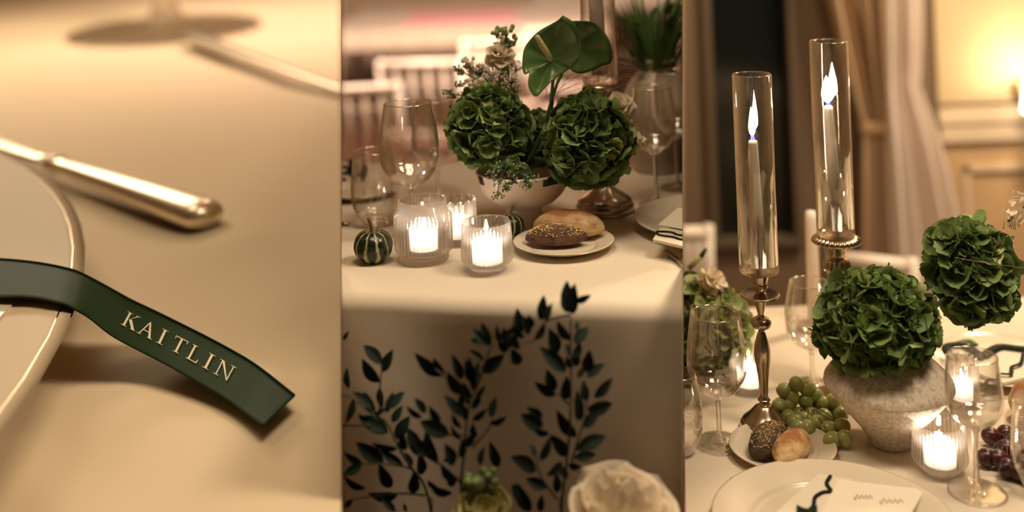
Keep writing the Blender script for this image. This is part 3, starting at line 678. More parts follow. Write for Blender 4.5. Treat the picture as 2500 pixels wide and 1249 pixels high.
# wispy grass heads
t = thing('wispy_grass', 'hair-thin wispy grass arching right of the hydrangeas', 'grass', D(1400, 230, 1.72)); bm = bmesh.new()
for i in range(16):
    e = D(U(1495, 1600), U(150, 330), 1.74); a0 = D(U(1380, 1480), U(170, 250), 1.72)
    tube([q - t.location for q in map(Vector, vspline([tuple(D(1440, 260, 1.72)), tuple(a0.lerp(e, .5) + Vector((0, 0, .018))), tuple(e)], 5))], .00022, 4, bm)
for i in range(26):
    a0 = D(1345 + U(-15, 15), 235, 1.73); e = D(U(1290, 1440), U(165, 215), 1.73); tube([a0 - t.location, e - t.location], .0002, 4, bm)
o = obj('grass_stalks', bm, mat('dry_grass', (.30, .22, .12), .7), t); o['kind'] = 'stuff'

# silver candlestick behind
p = G(1477, 513, ZC)
t = thing('silver_candlestick', 'silver candlestick with glass tube behind the right hydrangea', 'candlestick', p, group='candlesticks with tall glass tubes')
M['grey_silver'] = mat('grey_silver', (.58, .49, .38), .2, 1)
candlestick_parts(t, [(0, 0), (.047, 0), (.049, .003), (.049, .010), (.046, .015), (.046, .018), (.040, .024), (.024, .034), (.012, .044), (.0085, .052), (.012, .058), (.007, .066), (.006, .12), (.012, .13), (.0065, .14), (.009, .175), (.016, .185), (.010, .195), (.014, .20), (.028, .207), (.030, .211), (.024, .214), (0, .214)], 'grey_silver')
tube_and_candle(t, .2155, .29, .0298, .22, lit=False, cb=.0135, ct=.011)
# charger with napkin at right edge
CP = G(1765, 553, ZC)
t = thing('dinner_plate', 'silver-rimmed dinner plate cut off at right of middle table', 'plate', CP); plate(.138, .017, t, rimw=.0010)
pts = [G(x, y, ZC + .022) for x, y in ((1594, 590), (1612, 563), (1700, 556), (1760, 598), (1690, 612))]
o = slab('folded_napkin', pts, .004, M['napkin'], None); tag(o, 'folded cream napkin on the cut-off dinner plate', 'napkin', 'napkins')
pts = [G(x, y, ZC + .028) for x, y in ((1607, 549), (1655, 508), (1740, 520), (1700, 566))]
o = slab('place_card', pts, .001, M['card'], None); tag(o, 'white card on the folded napkin at middle table edge', 'card', 'cards on plates')
bm = tube([q for q in map(Vector, vspline([tuple(G(x, y, ZC + .0275)) for x, y in ((1700, 590), (1660, 583), (1645, 578), (1612, 573), (1604, 568), (1608, 564), (1640, 566), (1655, 572), (1700, 578))], 5))], .0018, 8, flat=.5)
o = obj('black_ribbon', bm, M['blackribbon']); tag(o, 'thin black ribbon looped on the middle table napkin', 'ribbon')
bm = tube([G(1628, 612, ZC + .004), G(1690, 660, ZC + .004)], [.004, .005], 10, flat=.4); o = obj('butter_knife', bm, M['silver']); tag(o, 'silver cutlery end under the cut-off dinner plate', 'cutlery')

# urn with grasses
p = G(1610, 412, ZC)
t = thing('stone_urn', 'pale glazed urn of grasses at the back right of middle table', 'vase', p)
obj('urn_body', lathe(cat_([(0, 0), (.045, 0), (.05, .01), (.068, .07), (.072, .12), (.055, .165), (.036, .19), (.036, .2), (.044, .213), (.040, .215), (.031, .2), (.03, .185), (0, .15)], 3), 56), M['urn'], t)
g = thing('potted_grass', 'tuft of green grass blades growing from the pale urn', 'plant', p + Vector((0, 0, .16)))
bl = leaf_mesh('blade', M['grass'], .06, .01, .12, .5)
for i in range(90):
    a = U(0, 2 * pi); ln = U(.10, .22); ti = U(0, .5)
    obj('blade', bl, None, g, mx=Matrix.Translation((cos(a) * .02, sin(a) * .02, 0)) @ Matrix.Rotation(a, 4, 'Z') @ Matrix.Rotation(-pi / 2 + ti, 4, 'Y') @ Matrix.Diagonal((ln, ln * U(.8, 1.6), ln, 1)))
for i in range(30):
    a = U(0, 2 * pi); obj('leaf', LEAFM['leaf'], None, g, mx=Matrix.Translation((cos(a) * .045, sin(a) * .045, U(.04, .14))) @ Matrix.Rotation(a, 4, 'Z') @ Matrix.Rotation(-U(.2, 1.3), 4, 'Y') @ Matrix.Diagonal((.04, .04, .04, 1)))
# dark leaves at back left of table
t = thing('leaf_garland', 'dark green leaves lying at the far left of middle table', 'leaves', G(870, 455, ZC))
for i in range(16):
    b = G(U(845, 890), U(425, 460), ZC) + Vector((0, 0, U(.002, .02))); e = b + Vector((U(-.03, .03), U(-.02, .02), U(0, .03))); leaf_between(t, b, e, U(.02, .03), LEAFM['dark'])
t = thing('cutlery_piece', 'dark blurred cutlery at far left beside the stemless glass', 'cutlery', G(836, 545, ZC + .003))
obj('handle', tube([(-.03, .01, 0), (.012, -.003, 0)], [.003, .005], 8, flat=.5), M['old_silver'], t)
t = thing('bread_plate', 'blurred bread plate behind the wine glasses', 'plate', G(880, 475, ZC), group=None); plate(.07, .01, t, rimw=.0008)

# far hall: chairs, long table
def chair(label, loc, rz, w=.40, h=.92, d=.40, group='white spindle-back chairs'):
    t = thing('banquet_chair', label, 'chair', loc, (0, 0, rz), group); hs = .45 * h / .92
    for x in (-1, 1):
        obj('leg', tube([(x * (w / 2 - .015), -d / 2, 0), (x * (w / 2 - .015), -d / 2, hs)], .014, 8), M['chair'], t)
        obj('leg', tube([(x * (w / 2 - .015), d / 2, 0), (x * (w / 2 - .015), d / 2, hs)], .014, 8), M['chair'], t)
        obj('back_post', tube([(x * (w / 2 - .015), d / 2, hs), (x * (w / 2 - .015), d / 2 + .05, h)], .017, 8), M['chair'], t)
        obj('stretcher', tube([(x * (w / 2 - .015), -d / 2, hs * .45), (x * (w / 2 - .015), d / 2, hs * .45)], .009, 8), M['chair'], t)
    obj('seat', box((0, 0, hs), (w, d, .03)), M['chair'], t, smooth=False); obj('cushion', box((0, 0, hs + .03), (w * .92, d * .92, .035)), M['cushion'], t, smooth=False)
    for z, k in ((h - .02, .020), (h - .10, .011), (hs + .12, .017)):
        y = d / 2 + .05 * (z - hs) / (h - hs); obj('back_rail', tube([(-w / 2 + .015, y, z), (w / 2 - .015, y, z)], k, 8), M['chair'], t)
    for i in range(4):
        x = (-w / 2 + .015) + (w - .03) * (i + 1) / 5
        obj('spindle', tube([(x, d / 2 + .013, hs + .12), (x, d / 2 + .045, h - .02)], .015, 8), M['chair'], t)
    return t
def hallpos(px, d): q = D(px, 0, d); return Vector((q.x, d, 0))
chair('white spindle chair cut off at the left edge of the middle view', hallpos(872, 4.5), radians(184), w=.36)
chair('white spindle chair second from the left behind the wine glasses', hallpos(1048, 5.2), radians(172))
chair('white spindle chair behind the lacy filler flowers', hallpos(1225, 5.9), radians(176))
chair('white spindle chair furthest right behind the anthuriums', hallpos(1370, 6.4), radians(176))
def far_table(label, cx_, cy_, w_, d_, h_):
    t = thing('long_table', label, 'table', (cx_, cy_, 0)); obj('tabletop', box((0, 0, h_ - .02), (w_, d_, .03)), M['darkwood'], t, smooth=False)
    for a in (-1, 1):
        for b in (-1, 1): obj('leg', box((a * w_ * .42, b * d_ * .38, h_ / 2), (.05, .05, h_)), M['darkwood'], t, smooth=False)
    bm = grid(40, 30, lambda u, v: ((u - .5) * w_ * 1.02, (v - .5) * d_ * 1.04, h_)); bmesh.ops.recalc_face_normals(bm, faces=bm.faces[:])
    for x0, y0, x1, y1 in ((-1, -1, 1, -1), (1, -1, 1, 1), (1, 1, -1, 1), (-1, 1, -1, -1)):
        grid(40, 6, lambda u, v: ((x0 + (x1 - x0) * u) * w_ * .51 + .015 * sin(u * 60) * v * (y0 != y1), (y0 + (y1 - y0) * u) * d_ * .52 + .015 * sin(u * 60) * v * (y0 == y1), h_ - v * .13), bm)
    o = obj('tablecloth', bm, M['cloth']); o.location = (cx_, cy_, 0); tag(o, 'white cloth over ' + label.split(' in ')[0], 'tablecloth'); return t
far_table('long white table in the far hall', -.35, 8.8, 2.0, 2.0, .78)
o = obj('table_runner', box((-.42, 8.5, .79), (.85, 1.2, .012)), M['pink'], smooth=False); tag(o, 'pink runner on the long white table far back', 'runner')
far_table('small side table in the far hall', .8, 10.4, 1.2, .7, .8)

# foreground foliage
def C7(x, y): return 834 + x * .4556, 680 + y * .4556
def C8(x, y): return 1250 + x * .4557, 680 + y * .4557
def branch(label, stems, leaves, conv, d, group='dark leafy branches before the table', wk=.30):
    base = D(*conv(*stems[0][0]), d); t = thing('leafy_branch', label, 'branch', base, group=group)
    for k, s in enumerate(stems):
        pts = [D(*conv(*q), d + .006 * sin(i * 2 + k)) - base for i, q in enumerate(s)]
        if k == 0: pts = [Vector((pts[0].x * .5, pts[0].y, -base.z + .02)), Vector((0, 0, -.05))] + pts
        pts = vspline([tuple(q) for q in pts], 4); n = len(pts)
        obj('twig' if k else 'stem', tube(pts, [(.0016 if k else .0024) * (1 - .6 * i / n) for i in range(n)], 6), M['dark_stem'], t)
    for x0, y0, x1, y1 in leaves:
        dd = d + U(-.02, .02); a = D(*conv(x0, y0), dd); b = D(*conv(x1, y1), dd + U(-.012, .012)); L_ = (b - a).length
        leaf_between(t, a, b, L_ * wk / .34 * U(1.1, 1.65), LEAFM['dark'], U(-.6, .6))
    return t
branch('dark leafy branch spreading at the left foot of the cloth',
  [[(480, 1249), (440, 1100), (375, 1015), (300, 890), (240, 770), (160, 720), (60, 640), (4, 622)], [(205, 700), (205, 580), (218, 460)], [(375, 1018), (280, 995), (110, 990)], [(8, 785), (150, 787)], [(520, 990), (430, 935), (360, 900)], [(450, 1160), (300, 1150), (60, 1180)]],
  [(215,458,118,350),(220,500,270,382),(205,555,100,435),(205,580,215,700),(40,590,22,475),(8,330,38,282),(65,640,28,780),(165,690,60,600),(180,720,115,605),(240,720,275,605),(250,700,335,600),(270,770,325,680),(250,825,88,735),(290,860,362,735),(335,920,325,830),(300,910,160,890),(225,985,78,880),(330,1000,205,925),(110,990,8,935),(110,990,8,1055),(265,1120,200,1000),(130,1125,8,1070),(305,1150,130,1165),(290,1249,210,1170),(385,1150,390,1040),(350,1249,330,1200),(420,930,350,795),(465,950,345,840),(515,985,440,815),(430,1050,420,940),(380,1000,340,930),(180,740,240,690),(200,760,165,700),(60,1180,10,1230),(150,760,90,730)], C7, 1.385)
branch('dark leafy branch climbing in the middle before the cloth',
  [[(650, 1249), (640, 1100), (660, 900), (680, 700), (750, 520), (800, 370), (870, 330)], [(640, 1090), (540, 1000), (500, 975)], [(700, 835), (580, 835), (520, 800)], [(650, 620), (560, 530), (500, 480)], [(700, 900), (790, 800), (810, 740)]],
  [(450,720,395,640),(430,745,345,690),(525,775,470,690),(580,835,415,765),(545,520,390,410),(550,525,490,430),(665,620,560,510),(645,540,595,410),(640,740,552,618),(655,600,630,700),(690,520,655,430),(700,560,680,430),(700,540,740,440),(720,640,770,570),(690,680,660,600),(700,700,745,600),(640,800,590,730),(765,440,685,380),(750,500,870,410),(790,360,700,265),(800,360,745,235),(850,350,830,250),(870,400,870,270),(890,380,905,280),(800,745,825,630),(790,775,885,745),(700,760,780,700),(720,850,700,780),(840,1010,795,880),(610,930,540,990),(600,1000,560,890),(600,1080,530,1010),(480,1120,600,1160),(460,1080,520,1130),(640,960,650,860),(740,1000,760,900),(690,640,650,560),(670,760,640,660),(710,600,690,500),(740,560,710,470),(640,860,580,790),(660,900,720,830),(620,1060,560,1110),(650,1150,700,1080),(860,340,930,320),(850,330,930,260),(690,330,770,350)], C7, 1.345)
branch('dark leafy branch standing tallest in front of the cloth',
  [[(265, 1249), (290, 1000), (310, 800), (315, 600), (315, 400), (315, 200)], [(320, 980), (350, 880), (380, 780), (400, 690), (390, 540)], [(300, 670), (240, 610)], [(310, 195), (180, 230), (120, 330), (30, 340)], [(240, 1180), (150, 1050), (130, 950)]],
  [(320,190,285,10),(325,190,330,30),(300,185,265,80),(335,125,425,90),(155,225,170,90),(180,230,210,130),(120,330,185,235),(310,330,240,235),(335,350,408,255),(345,280,350,225),(240,405,205,270),(290,500,150,365),(310,420,290,340),(330,430,370,340),(320,480,290,420),(340,470,350,380),(400,500,415,390),(400,530,495,450),(350,530,400,470),(440,640,540,535),(400,660,380,545),(285,650,295,530),(235,625,120,560),(230,600,185,490),(350,760,355,600),(370,760,340,640),(400,700,545,675),(385,800,470,700),(345,850,235,715),(165,795,50,730),(165,740,80,690),(345,920,505,835),(300,950,210,840),(200,830,110,810),(150,975,210,850),(125,960,100,880),(130,1030,0,950),(330,960,455,940),(270,980,190,1060),(300,1000,370,1010),(190,1120,70,1070),(370,1200,445,1065),(0,1100,50,1200),(150,1249,160,1160),(50,290,25,160),(90,300,60,200),(100,270,90,200),(20,300,0,250),(40,460,0,380),(240,1150,240,1040),(100,1249,20,1100),(300,1070,250,1000),(60,320,10,260),(30,380,10,300)], C8, 1.335, wk=.34)
rose('cream_rose', 'large cream rose at the bottom right below the leaves', D(1510, 1262, 1.30), .052, M['cream'], 20, Vector((.1, -.35, 1)), group='garden roses before the table', stem_to=(.13, 1.30, .02))
t = bpy.data.objects['cream_rose']
for i in range(22):
    a = i * 2.4; q = .35 + .65 * i / 22; b = t.location + Vector((cos(a) * q * .03, sin(a) * q * .03, -.01)); e = t.location + Vector((cos(a) * q * .058, sin(a) * q * .05, .052 - .03 * q + U(-.006, .012)))
    o = leaf_between(t, b, e, U(.05, .07), LEAFM['cream'], U(-.5, .5)); o.name = 'petal'
rose('ochre_rose', 'small yellow-green rose at the bottom middle below the leaves', D(1180, 1255, 1.32), .028, M['yellow'], 16, Vector((-.1, -.35, 1)), group='garden roses before the table', stem_to=(-.03, 1.32, .02))
spray('bud_sprig', 'pointed green buds rising above the yellow-green rose', D(1165, 1249, 1.33), [D(1148, 1172, 1.33), D(1160, 1180, 1.33), D(1192, 1150, 1.34), D(1196, 1165, 1.34)], .006, 4, M['bud'], spread=.007, leafy=2)

# ================================================================= RIGHT: candlesticks and vase
CUR[0] = 'R'
def right_cloth(u, v):
    y = 1.18 + v * 1.0; xa = y * (1655 - 1250) / FP - .02; xb = y * .53 + .1; x = xa + (xb - xa) * u
    z = ZR + .0015 * noise.noise(Vector((x * 7, y * 7, 3))) - .0015
    return (x, y, z)
bm = grid(60, 60, right_cloth)
grid(60, 8, lambda u, v: (lambda p: (p[0], p[1] + .01 * v * (1 + sin(u * 30)), p[2] - v * .7))(right_cloth(u, 1)), bm)
grid(60, 8, lambda u, v: (lambda p: (p[0], p[1] - .01 * v * (1 + sin(u * 30)), p[2] - v * .7))(right_cloth(u, 0)), bm)
bmesh.ops.remove_doubles(bm, verts=bm.verts[:], dist=.0005)
o = obj('tablecloth', bm, M['cloth']); tag(o, 'cream tablecloth under the stone vase and candlesticks', 'tablecloth')
tabletop('banquet_table', 'dark table under the cloth that carries the stone vase', [(.22, 1.2), (.70, 1.2), (1.15, 2.15), (.36, 2.15)], ZR - .002)
# walls of the right view
WY = 3.5
def wz(px, py): q = D(px, py, WY); return q
WL = wz(1667, 600).x - .12
ZS = .48; WX0, WX1 = wz(1733, 300).x, wz(1938, 300).x
bm = bmesh.new(); box(((WL + WX0) / 2, WY + .05, 1.55), (WX0 - WL, .1, 3.1), bm); box(((WX0 + WX1) / 2, WY + .05, ZS / 2), (WX1 - WX0, .1, ZS), bm)
box(((WX0 + WX1) / 2, WY + .05, 2.8), (WX1 - WX0, .1, .6), bm); box(((WX1 + 2.55) / 2, WY + .05, 1.55), (2.55 - WX1, .1, 3.1), bm)
struct('wall_alcove', bm, M['brown'], 'R')
bm = bmesh.new(); f_ = .025
for x in (WX0, WX1): box((x, WY, (ZS + 2.5) / 2), (f_, .05, 2.5 - ZS), bm)
for z in (ZS, 2.5): box(((WX0 + WX1) / 2, WY, z), (WX1 - WX0 + f_, .06, f_), bm)
wn = struct('window_1', bm, M['frame'], 'R')
obj('pane', box(((WX0 + WX1) / 2, WY + .04, (ZS + 2.5) / 2), (WX1 - WX0, .006, 2.5 - ZS)), M['night'], wn, smooth=False)
RX = wz(2290, 300).x
bm = box(((RX + 2.5) / 2, WY - .012, .80), (2.5 - RX, .024, .045)); box(((RX + 2.5) / 2, WY - .006, .86), (2.5 - RX, .012, .05), bm); struct('trim_1', bm, M['moulding'], 'R')
struct('trim_2', box(((RX + 2.5) / 2, WY - .004, .385), (2.5 - RX, .008, .77)), M['wain'], 'R')
bm = bmesh.new()
for x0 in (0.07, .62):
    for (a, b, c_, d_) in ((x0, .1, x0 + .45, .12), (x0, .68, x0 + .45, .70), (x0, .1, x0 + .02, .7), (x0 + .43, .1, x0 + .45, .7)): box((RX + (a + c_) / 2, WY - .012, (b + d_) / 2), (c_ - a, .014, d_ - b), bm)
struct('trim_3', bm, M['moulding'], 'R')
struct('trim_4', box(((RX + 2.5) / 2, WY - .004, 1.9), (2.5 - RX, .008, 2.0)), mat('lamplit_upper_wall', (.50, .385, .22), .85, col2=(.56, .44, .26), vscale=3), 'R')  # same wall in a lighter colour, lamp glow put into it
# curtain
def curtain(label, cols, y0, mt, tie=.86, top=2.45, n=9, name='curtain', bot=.03):
    t = thing(name, label, 'curtain', (0, 0, 0))
    def f(u, v):
        z = top + (bot - top) * v; k = (z - tie)
        if k > 0: s = min(1, k / .75); xl = cols[1][0] + (cols[0][0] - cols[1][0]) * s ** .8; xr = cols[1][1] + (cols[0][1] - cols[1][1]) * s ** .8
        else: s = min(1, -k / .45); xl = cols[1][0] + (cols[2][0] - cols[1][0]) * s ** .7; xr = cols[1][1] + (cols[2][1] - cols[1][1]) * s ** .7
        amp = .035 - .015 * exp(-(k / .12) ** 2)
        return (xl + (xr - xl) * u + .006 * sin(u * n * 2 * pi * 1.3 + z), y0 + amp * sin(u * n * 2 * pi + .8 * sin(z * 2)), z)
    obj('drape', grid(n * 14, 50, f), mt, t)
    return t
def X(px, d=WY - .13): return D(px, 300, d).x
c = curtain('cream curtain tied back beside the dark window', ((X(1985), X(2290)), (X(2105), X(2205)), (X(2085), X(2190))), WY - .13, M['drape'])
obj('tieback', lathe([((X(2205) - X(2105)) / 2 * 1.08 + .006 * cos(a), .86 + .02 * sin(a)) for a in [i * pi / 4 for i in range(8)]], 32, closed=True), M['wain'], c, loc=((X(2105) + X(2205)) / 2, WY - .13, 0)).scale = (1, .5, 1)
curtain('pale sheer curtain falling right of the tied cream curtain', ((X(2165, WY - .22), X(2270, WY - .22)), (X(2165, WY - .22), X(2245, WY - .22)), (X(2165, WY - .22), X(2340, WY - .22))), WY - .22, M['sheer'], tie=.98, n=5)
o = obj('curtain_pole', tube([(X(1900), WY - .12, 2.47), (X(2500), WY - .12, 2.47)], .014, 12), M['brass']); tag(o, 'brass pole carrying the curtains above the dark window', 'curtain pole')
# sconce
q = wz(2492, 215)
t = thing('wall_lamp', 'glowing wall lamp at the right edge above the chair rail', 'lamp', (q.x, WY - .02, q.z))
obj('back_plate', lathe([(0, 0), (.035, 0), (.035, .008), (0, .008)], 24), M['brass'], t, mx=Matrix.Rotation(pi / 2, 4, 'X'))
obj('arm', tube([(0, 0, -.02), (0, -.08, -.06), (0, -.10, -.05)], .006, 8), M['brass'], t)
obj('lamp_shade', lathe([(.05, -.055), (.038, .055), (.036, .055), (.048, -.055)], 32, closed=True), M['shade'], t, loc=(0, -.10, 0))
l = bpy.data.lights.new('lamp_bulb', 'POINT'); l.energy = 4; l.color = (1, .78, .5); l.shadow_soft_size = .02; lo = bpy.data.objects.new('lamp_bulb', l); C.objects.link(lo); lo.location = (q.x, WY - .14, q.z + .08)
chair('white spindle chair turned sideways before the sheer curtain', (D(2150, 0, 2.95).x, 2.95, 0), radians(150), w=.22, h=.66, d=.34, group='white spindle-back chairs')
chair('white chair post blurred at the left edge of candle view', (D(1622, 0, 3.1).x, 3.1, 0), radians(180), w=.16, h=.71, d=.3, group='white spindle-back chairs')

# candlesticks
def zz(yb, y, sc): return (yb - y) / sc
p1 = G(1868, 1043, ZR); sc = 2650 / p1.y; k = lambda y: zz(1043, y, sc)
t = thing('pewter_candlestick', 'slender pewter candlestick with lit taper in the shorter tube', 'candlestick', p1, group='candlesticks with tall glass tubes')
candlestick_parts(t, [(0, 0), (.036, 0), (.0375, .003), (.037, .009), (.034, .012), (.0335, .014), (.024, .022), (.013, .034), (.008, k(985)), (.0075, k(980)), (.0098, k(975)), (.0075, k(970)), (.0062, k(955)), (.0095, k(900)), (.0125, k(868)), (.011, k(840)), (.006, k(812)), (.0045, k(806)), (.013, k(797)), (.0155, k(787)), (.0125, k(777)), (.005, k(769)), (.0062, k(755)), (.0095, k(732)), (.0098, k(727)), (.028, k(722)), (.0295, k(719)), (.028, k(716)), (.010, k(714)), (.007, k(711)), (.0105, k(704)), (.0125, k(695)), (.0115, k(690)), (.0125, k(685)), (.0140, k(664)), (0, k(664))])
tube_and_candle(t, k(662), (650 - 191) / sc, .0298, (641 - 344) / sc, cb=.0118, ct=.0068, lean=(-.002, 0), fl=(.046, .0050))
p2 = G(2056, 977, ZR); sc = 2650 / p2.y; k = lambda y: zz(977, y, sc)
t = thing('fluted_candlestick', 'fluted silver candlestick with lit taper in the taller tube', 'candlestick', p2, group='candlesticks with tall glass tubes')
prof = [(0, 0), (.042, 0), (.044, .004), (.040, .012), (.020, .025), (.010, .045), (.014, .055), (.008, .066), (.007, k(800)), (.012, k(780)), (.007, k(760)), (.008, k(730)), (.014, k(716)), (.016, k(708)), (.009, k(700)), (.0095, k(692)), (.013, k(684)), (.0085, k(674)), (.012, k(668)), (.020, k(658)), (.0215, k(648)), (.018, k(634)), (.011, k(627)), (.0145, k(622)), (.0165, k(600)), (.020, k(597)), (.034, k(592)), (.0375, k(586)), (.034, k(578)), (.026, k(574)), (0, k(574))]
candlestick_parts(t, prof, 'old_silver', seg=240, rib=lambda a, r, z: (1 + (.045 * cos(30 * a) if r > .024 and z > .2 else .05 * cos(16 * a) if r > .0165 and z > .19 else 0), 0))
tube_and_candle(t, k(572), (555 - 104) / sc, .0300, (552 - 260) / sc, cb=.0135, ct=.0068, lean=(-.004, 0), fl=(.043, .0088))

# stone vase + hydrangeas
p = G(2174, 1078, ZR)
t = thing('stone_vase', 'speckled stone vase with wide shoulder holding green hydrangeas', 'vase', p)
obj('vase_body', lathe(cat_([(0, 0), (.028, 0), (.031, .003), (.040, .02), (.066, .052), (.090, .082), (.0925, .090), (.088, .100), (.066, .122), (.042, .140), (.033, .150), (.034, .158), (.036, .163), (.031, .163), (.028, .150), (.03, .14), (0, .09)], 4), 96), M['stone'], t)
mouth = p + Vector((0, 0, .155))
hydrangea('large green hydrangea head resting on the stone vase', D(2143, 786, 1.60), (.084, .074, .071), 215, .0215, stem=[D(2143, 786, 1.60), mouth])
hc = D(2372, 662, 1.62)
hydrangea('green hydrangea head held out right on a dark stem', hc, (.055, .055, .073), 150, .0215, stem=[hc, D(2335, 684, 1.60), D(2265, 722, 1.59), D(2200, 800, 1.60), mouth], rots=radians(-14))
# white sprig top right
t0 = D(2520, 490, 1.62)
t = thing('white_sprig', 'white spidery blossom entering at the right edge', 'flower', t0)
for i in range(34):
    b = D(2480 + U(-24, 30), 505 + U(-38, 40), 1.62 + U(-.012, .012)); e = b + Vector((U(-.016, .008), U(-.008, .008), U(-.014, .012))); leaf_between(t, b, e, .012, LEAFM['cream'], U(-1, 1))
bm = bmesh.new()
for i in range(9):
    b = D(2470 + U(-18, 20), 530, 1.62); tube([b - t0, b + Vector((U(-.005, .005), 0, -U(.012, .02))) - t0], .0005, 5, bm)
obj('stamens', bm, M['spadix'], t)['kind'] = 'stuff'
obj('stem', tube([(0, 0, 0), D(2488, 512, 1.62) - t0, D(2460, 540, 1.62) - t0], .0014, 6), M['stem'], t)
o = obj('grass_wisp', tube(vspline([tuple(D(2330, 628, 1.56)), tuple(D(2400, 640, 1.56)), tuple(D(2520, 657, 1.57))], 5), .0004, 5), mat('dry_wisp', (.35, .27, .14), .7)); tag(o, 'single dry grass wisp crossing the outstretched hydrangea', 'grass')

# left background arrangement
hydrangea('pale green hydrangea blurred behind the left wine glass', D(1730, 792, 1.86), (.074, .06, .074), 120, .023, pale=True, stem=[D(1730, 792, 1.86), D(1730, 905, 1.86)])
blossom('cream blossom on top of the pale blurred hydrangea', D(1736, 685, 1.85), .028, 24, group='white blossoms in the pale arrangement')
blossom('small cream blossom at the right of the pale hydrangea', D(1790, 752, 1.85), .018, 18, group='white blossoms in the pale arrangement')
t = thing('anthurium', 'glossy green anthurium at the left edge above pale hydrangea', 'flower', D(1688, 690, 1.9), group='green anthuriums')
sheet_from([(1712, 668), (1712, 700), (1700, 712), (1684, 706), (1668, 690), (1660, 670), (1672, 655), (1692, 655)], (1686, 684), 1.9, lambda s, a: -.012 * s * s, t, 'spathe', M['spathe'])
obj('spadix', tube([D(1682, 655, 1.9) - t.location, D(1714, 624, 1.9) - t.location], [.0045, .004], 10), M['spadix'], t)
obj('spadix_tip', tube([D(1712, 626, 1.9) - t.location, D(1724, 606, 1.9) - t.location], [.0045, .003], 10), M['leaf'], t)
v = thing('low_vase', 'dark low bowl under the pale blurred hydrangea', 'vase', G(1730, 918, ZR))
obj('bowl_body', lathe(cat_([(0, 0), (.04, 0), (.05, .008), (.058, .022), (.055, .022), (.045, .014), (0, .01)], 3), 40), M['urn'], v)

# glasses
goblet('clear wine glass at the left before the pewter candlestick', G(1757, 1080, ZR), .0365, .0445, 0, .194, .068, .0365, 'wine glasses')
goblet('clear wine glass in the right foreground before the red grapes', G(2386, 1200, ZR), .0325, .0375, 0, .184, .086, .0365, 'wine glasses', zwide=.42)
goblet('blurred wine glass between the two candlesticks', G(1985, 940, ZR), .033, .043, 0, .172, .058, .034, 'wine glasses')
stemless('stemless glass cut by the panel edge beside the left wine glass', G(1662, 1100, ZR), .026, .0345, .115, 'stemless glasses')
stemless('stemless glass cut off at the lower right corner', G(2545, 1195, ZR), .032, .038, .12, 'stemless glasses')
VG = 'votive candles on the right table'
low_votive('low rounded ribbed votive burning before the stone vase', G(2296, 1147, ZR), VG)
scallop_votive('scalloped votive glowing behind the right foreground glass', G(2350, 985, ZR), VG, .026, .07)
scallop_votive('blurred votive glowing behind the pewter candlestick', G(1830, 950, ZR), VG, .031, .068)
# blurred white taper
t = thing('white_candle', 'blurred white taper candle between the two tall tubes', 'candle', G(1990, 800, ZR)); q = t.location
obj('candle', lathe([(0, 0), (.013, 0), (.011, .2), (.009, .215), (0, .216)], 24), M['wax'], t, loc=(0, 0, .006)); obj('holder', lathe([(0, 0), (.035, 0), (.033, .006), (0, .006)], 24), M['porcelain'], t)

# bread plate
p = G(1911, 1105, ZR)
t = thing('bread_plate', 'small silver-rimmed plate with two rolls before pewter candlestick', 'plate', p); plate(.0765, .011, t, rimw=.0008)
bread('seeded_roll', 'nearly black oat-topped roll on the right table bread plate', G(1876, 1108, ZR) + Vector((0, 0, .0055)), .098, .048, .036, radians(56), M['blackbread'], 230, crust=False)
bread('white_roll', 'pale golden roll leaning on the black roll', G(1935, 1124, ZR) + Vector((0, 0, .0055)), .092, .046, .036, radians(52), M['bread'])
bread('white_roll', 'golden roll cut off at right edge behind red grapes', G(2510, 1030, ZR) + Vector((0, 0, .003)), .085, .05, .055, radians(80), M['bread'])
# dinner plate front
DP = G(2036, 1300, ZR)
t = thing('dinner_plate', 'large silver-rimmed dinner plate at the bottom of candle view', 'plate', DP); plate(.152, .016, t, rimw=.0014, well=.7)
pts = [G(x, y, ZR + .016) for x, y in ((1990, 1162), (2075, 1172), (2110, 1300), (1880, 1330), (1905, 1249))]
pts = [G(x, y, ZR + .010) for x, y in ((1968, 1190), (2000, 1163), (2080, 1176), (2120, 1330), (1850, 1330), (1890, 1262))]
o = slab('folded_napkin', pts, .004, M['napkin'], None); tag(o, 'folded cream napkin on the front dinner plate', 'napkin', 'napkins')
pts = [G(x, y, ZR + .016) for x, y in ((2048, 1172), (2258, 1196), (2200, 1300), (1985, 1290))]
cardo = slab('place_card', pts, .0012, M['card'], None); tag(cardo, 'white card with faint grey script on the front plate', 'card', 'cards on plates')
for nm, x0, x1, y0 in (('first', 2085, 2130, 1212), ('second', 2148, 2205, 1222)):
    pts = [tuple(G(x0 + (x1 - x0) * i / 14, y0 + 6 * sin(i * 1.9) * (1.4 if i < 3 else .8), ZR + .0178)) for i in range(15)]
    obj('script_word', tube(vspline(pts, 3), .0006, 5, flat=.3), M['ink'], cardo)
pts = [G(x, y, ZR + .0165) for x, y in ((2028, 1160), (2018, 1178), (2028, 1196), (2008, 1200), (1990, 1212), (1986, 1232), (1975, 1245), (1962, 1265))]
bm = tube(map(Vector, vspline([tuple(q) for q in pts], 5)), .0026, 10, flat=.45); grid(8, 6, lambda u, v: G(1945 + 50 * u, 1230 + 70 * v + 10 * sin(u * 3), ZR + .018 + .004 * sin(u * 3.1)), bm)
o = obj('dark_ribbon', bm, M['blackribbon']); tag(o, 'dark green ribbon curling over the front napkin', 'ribbon', 'dark ribbons on plates')
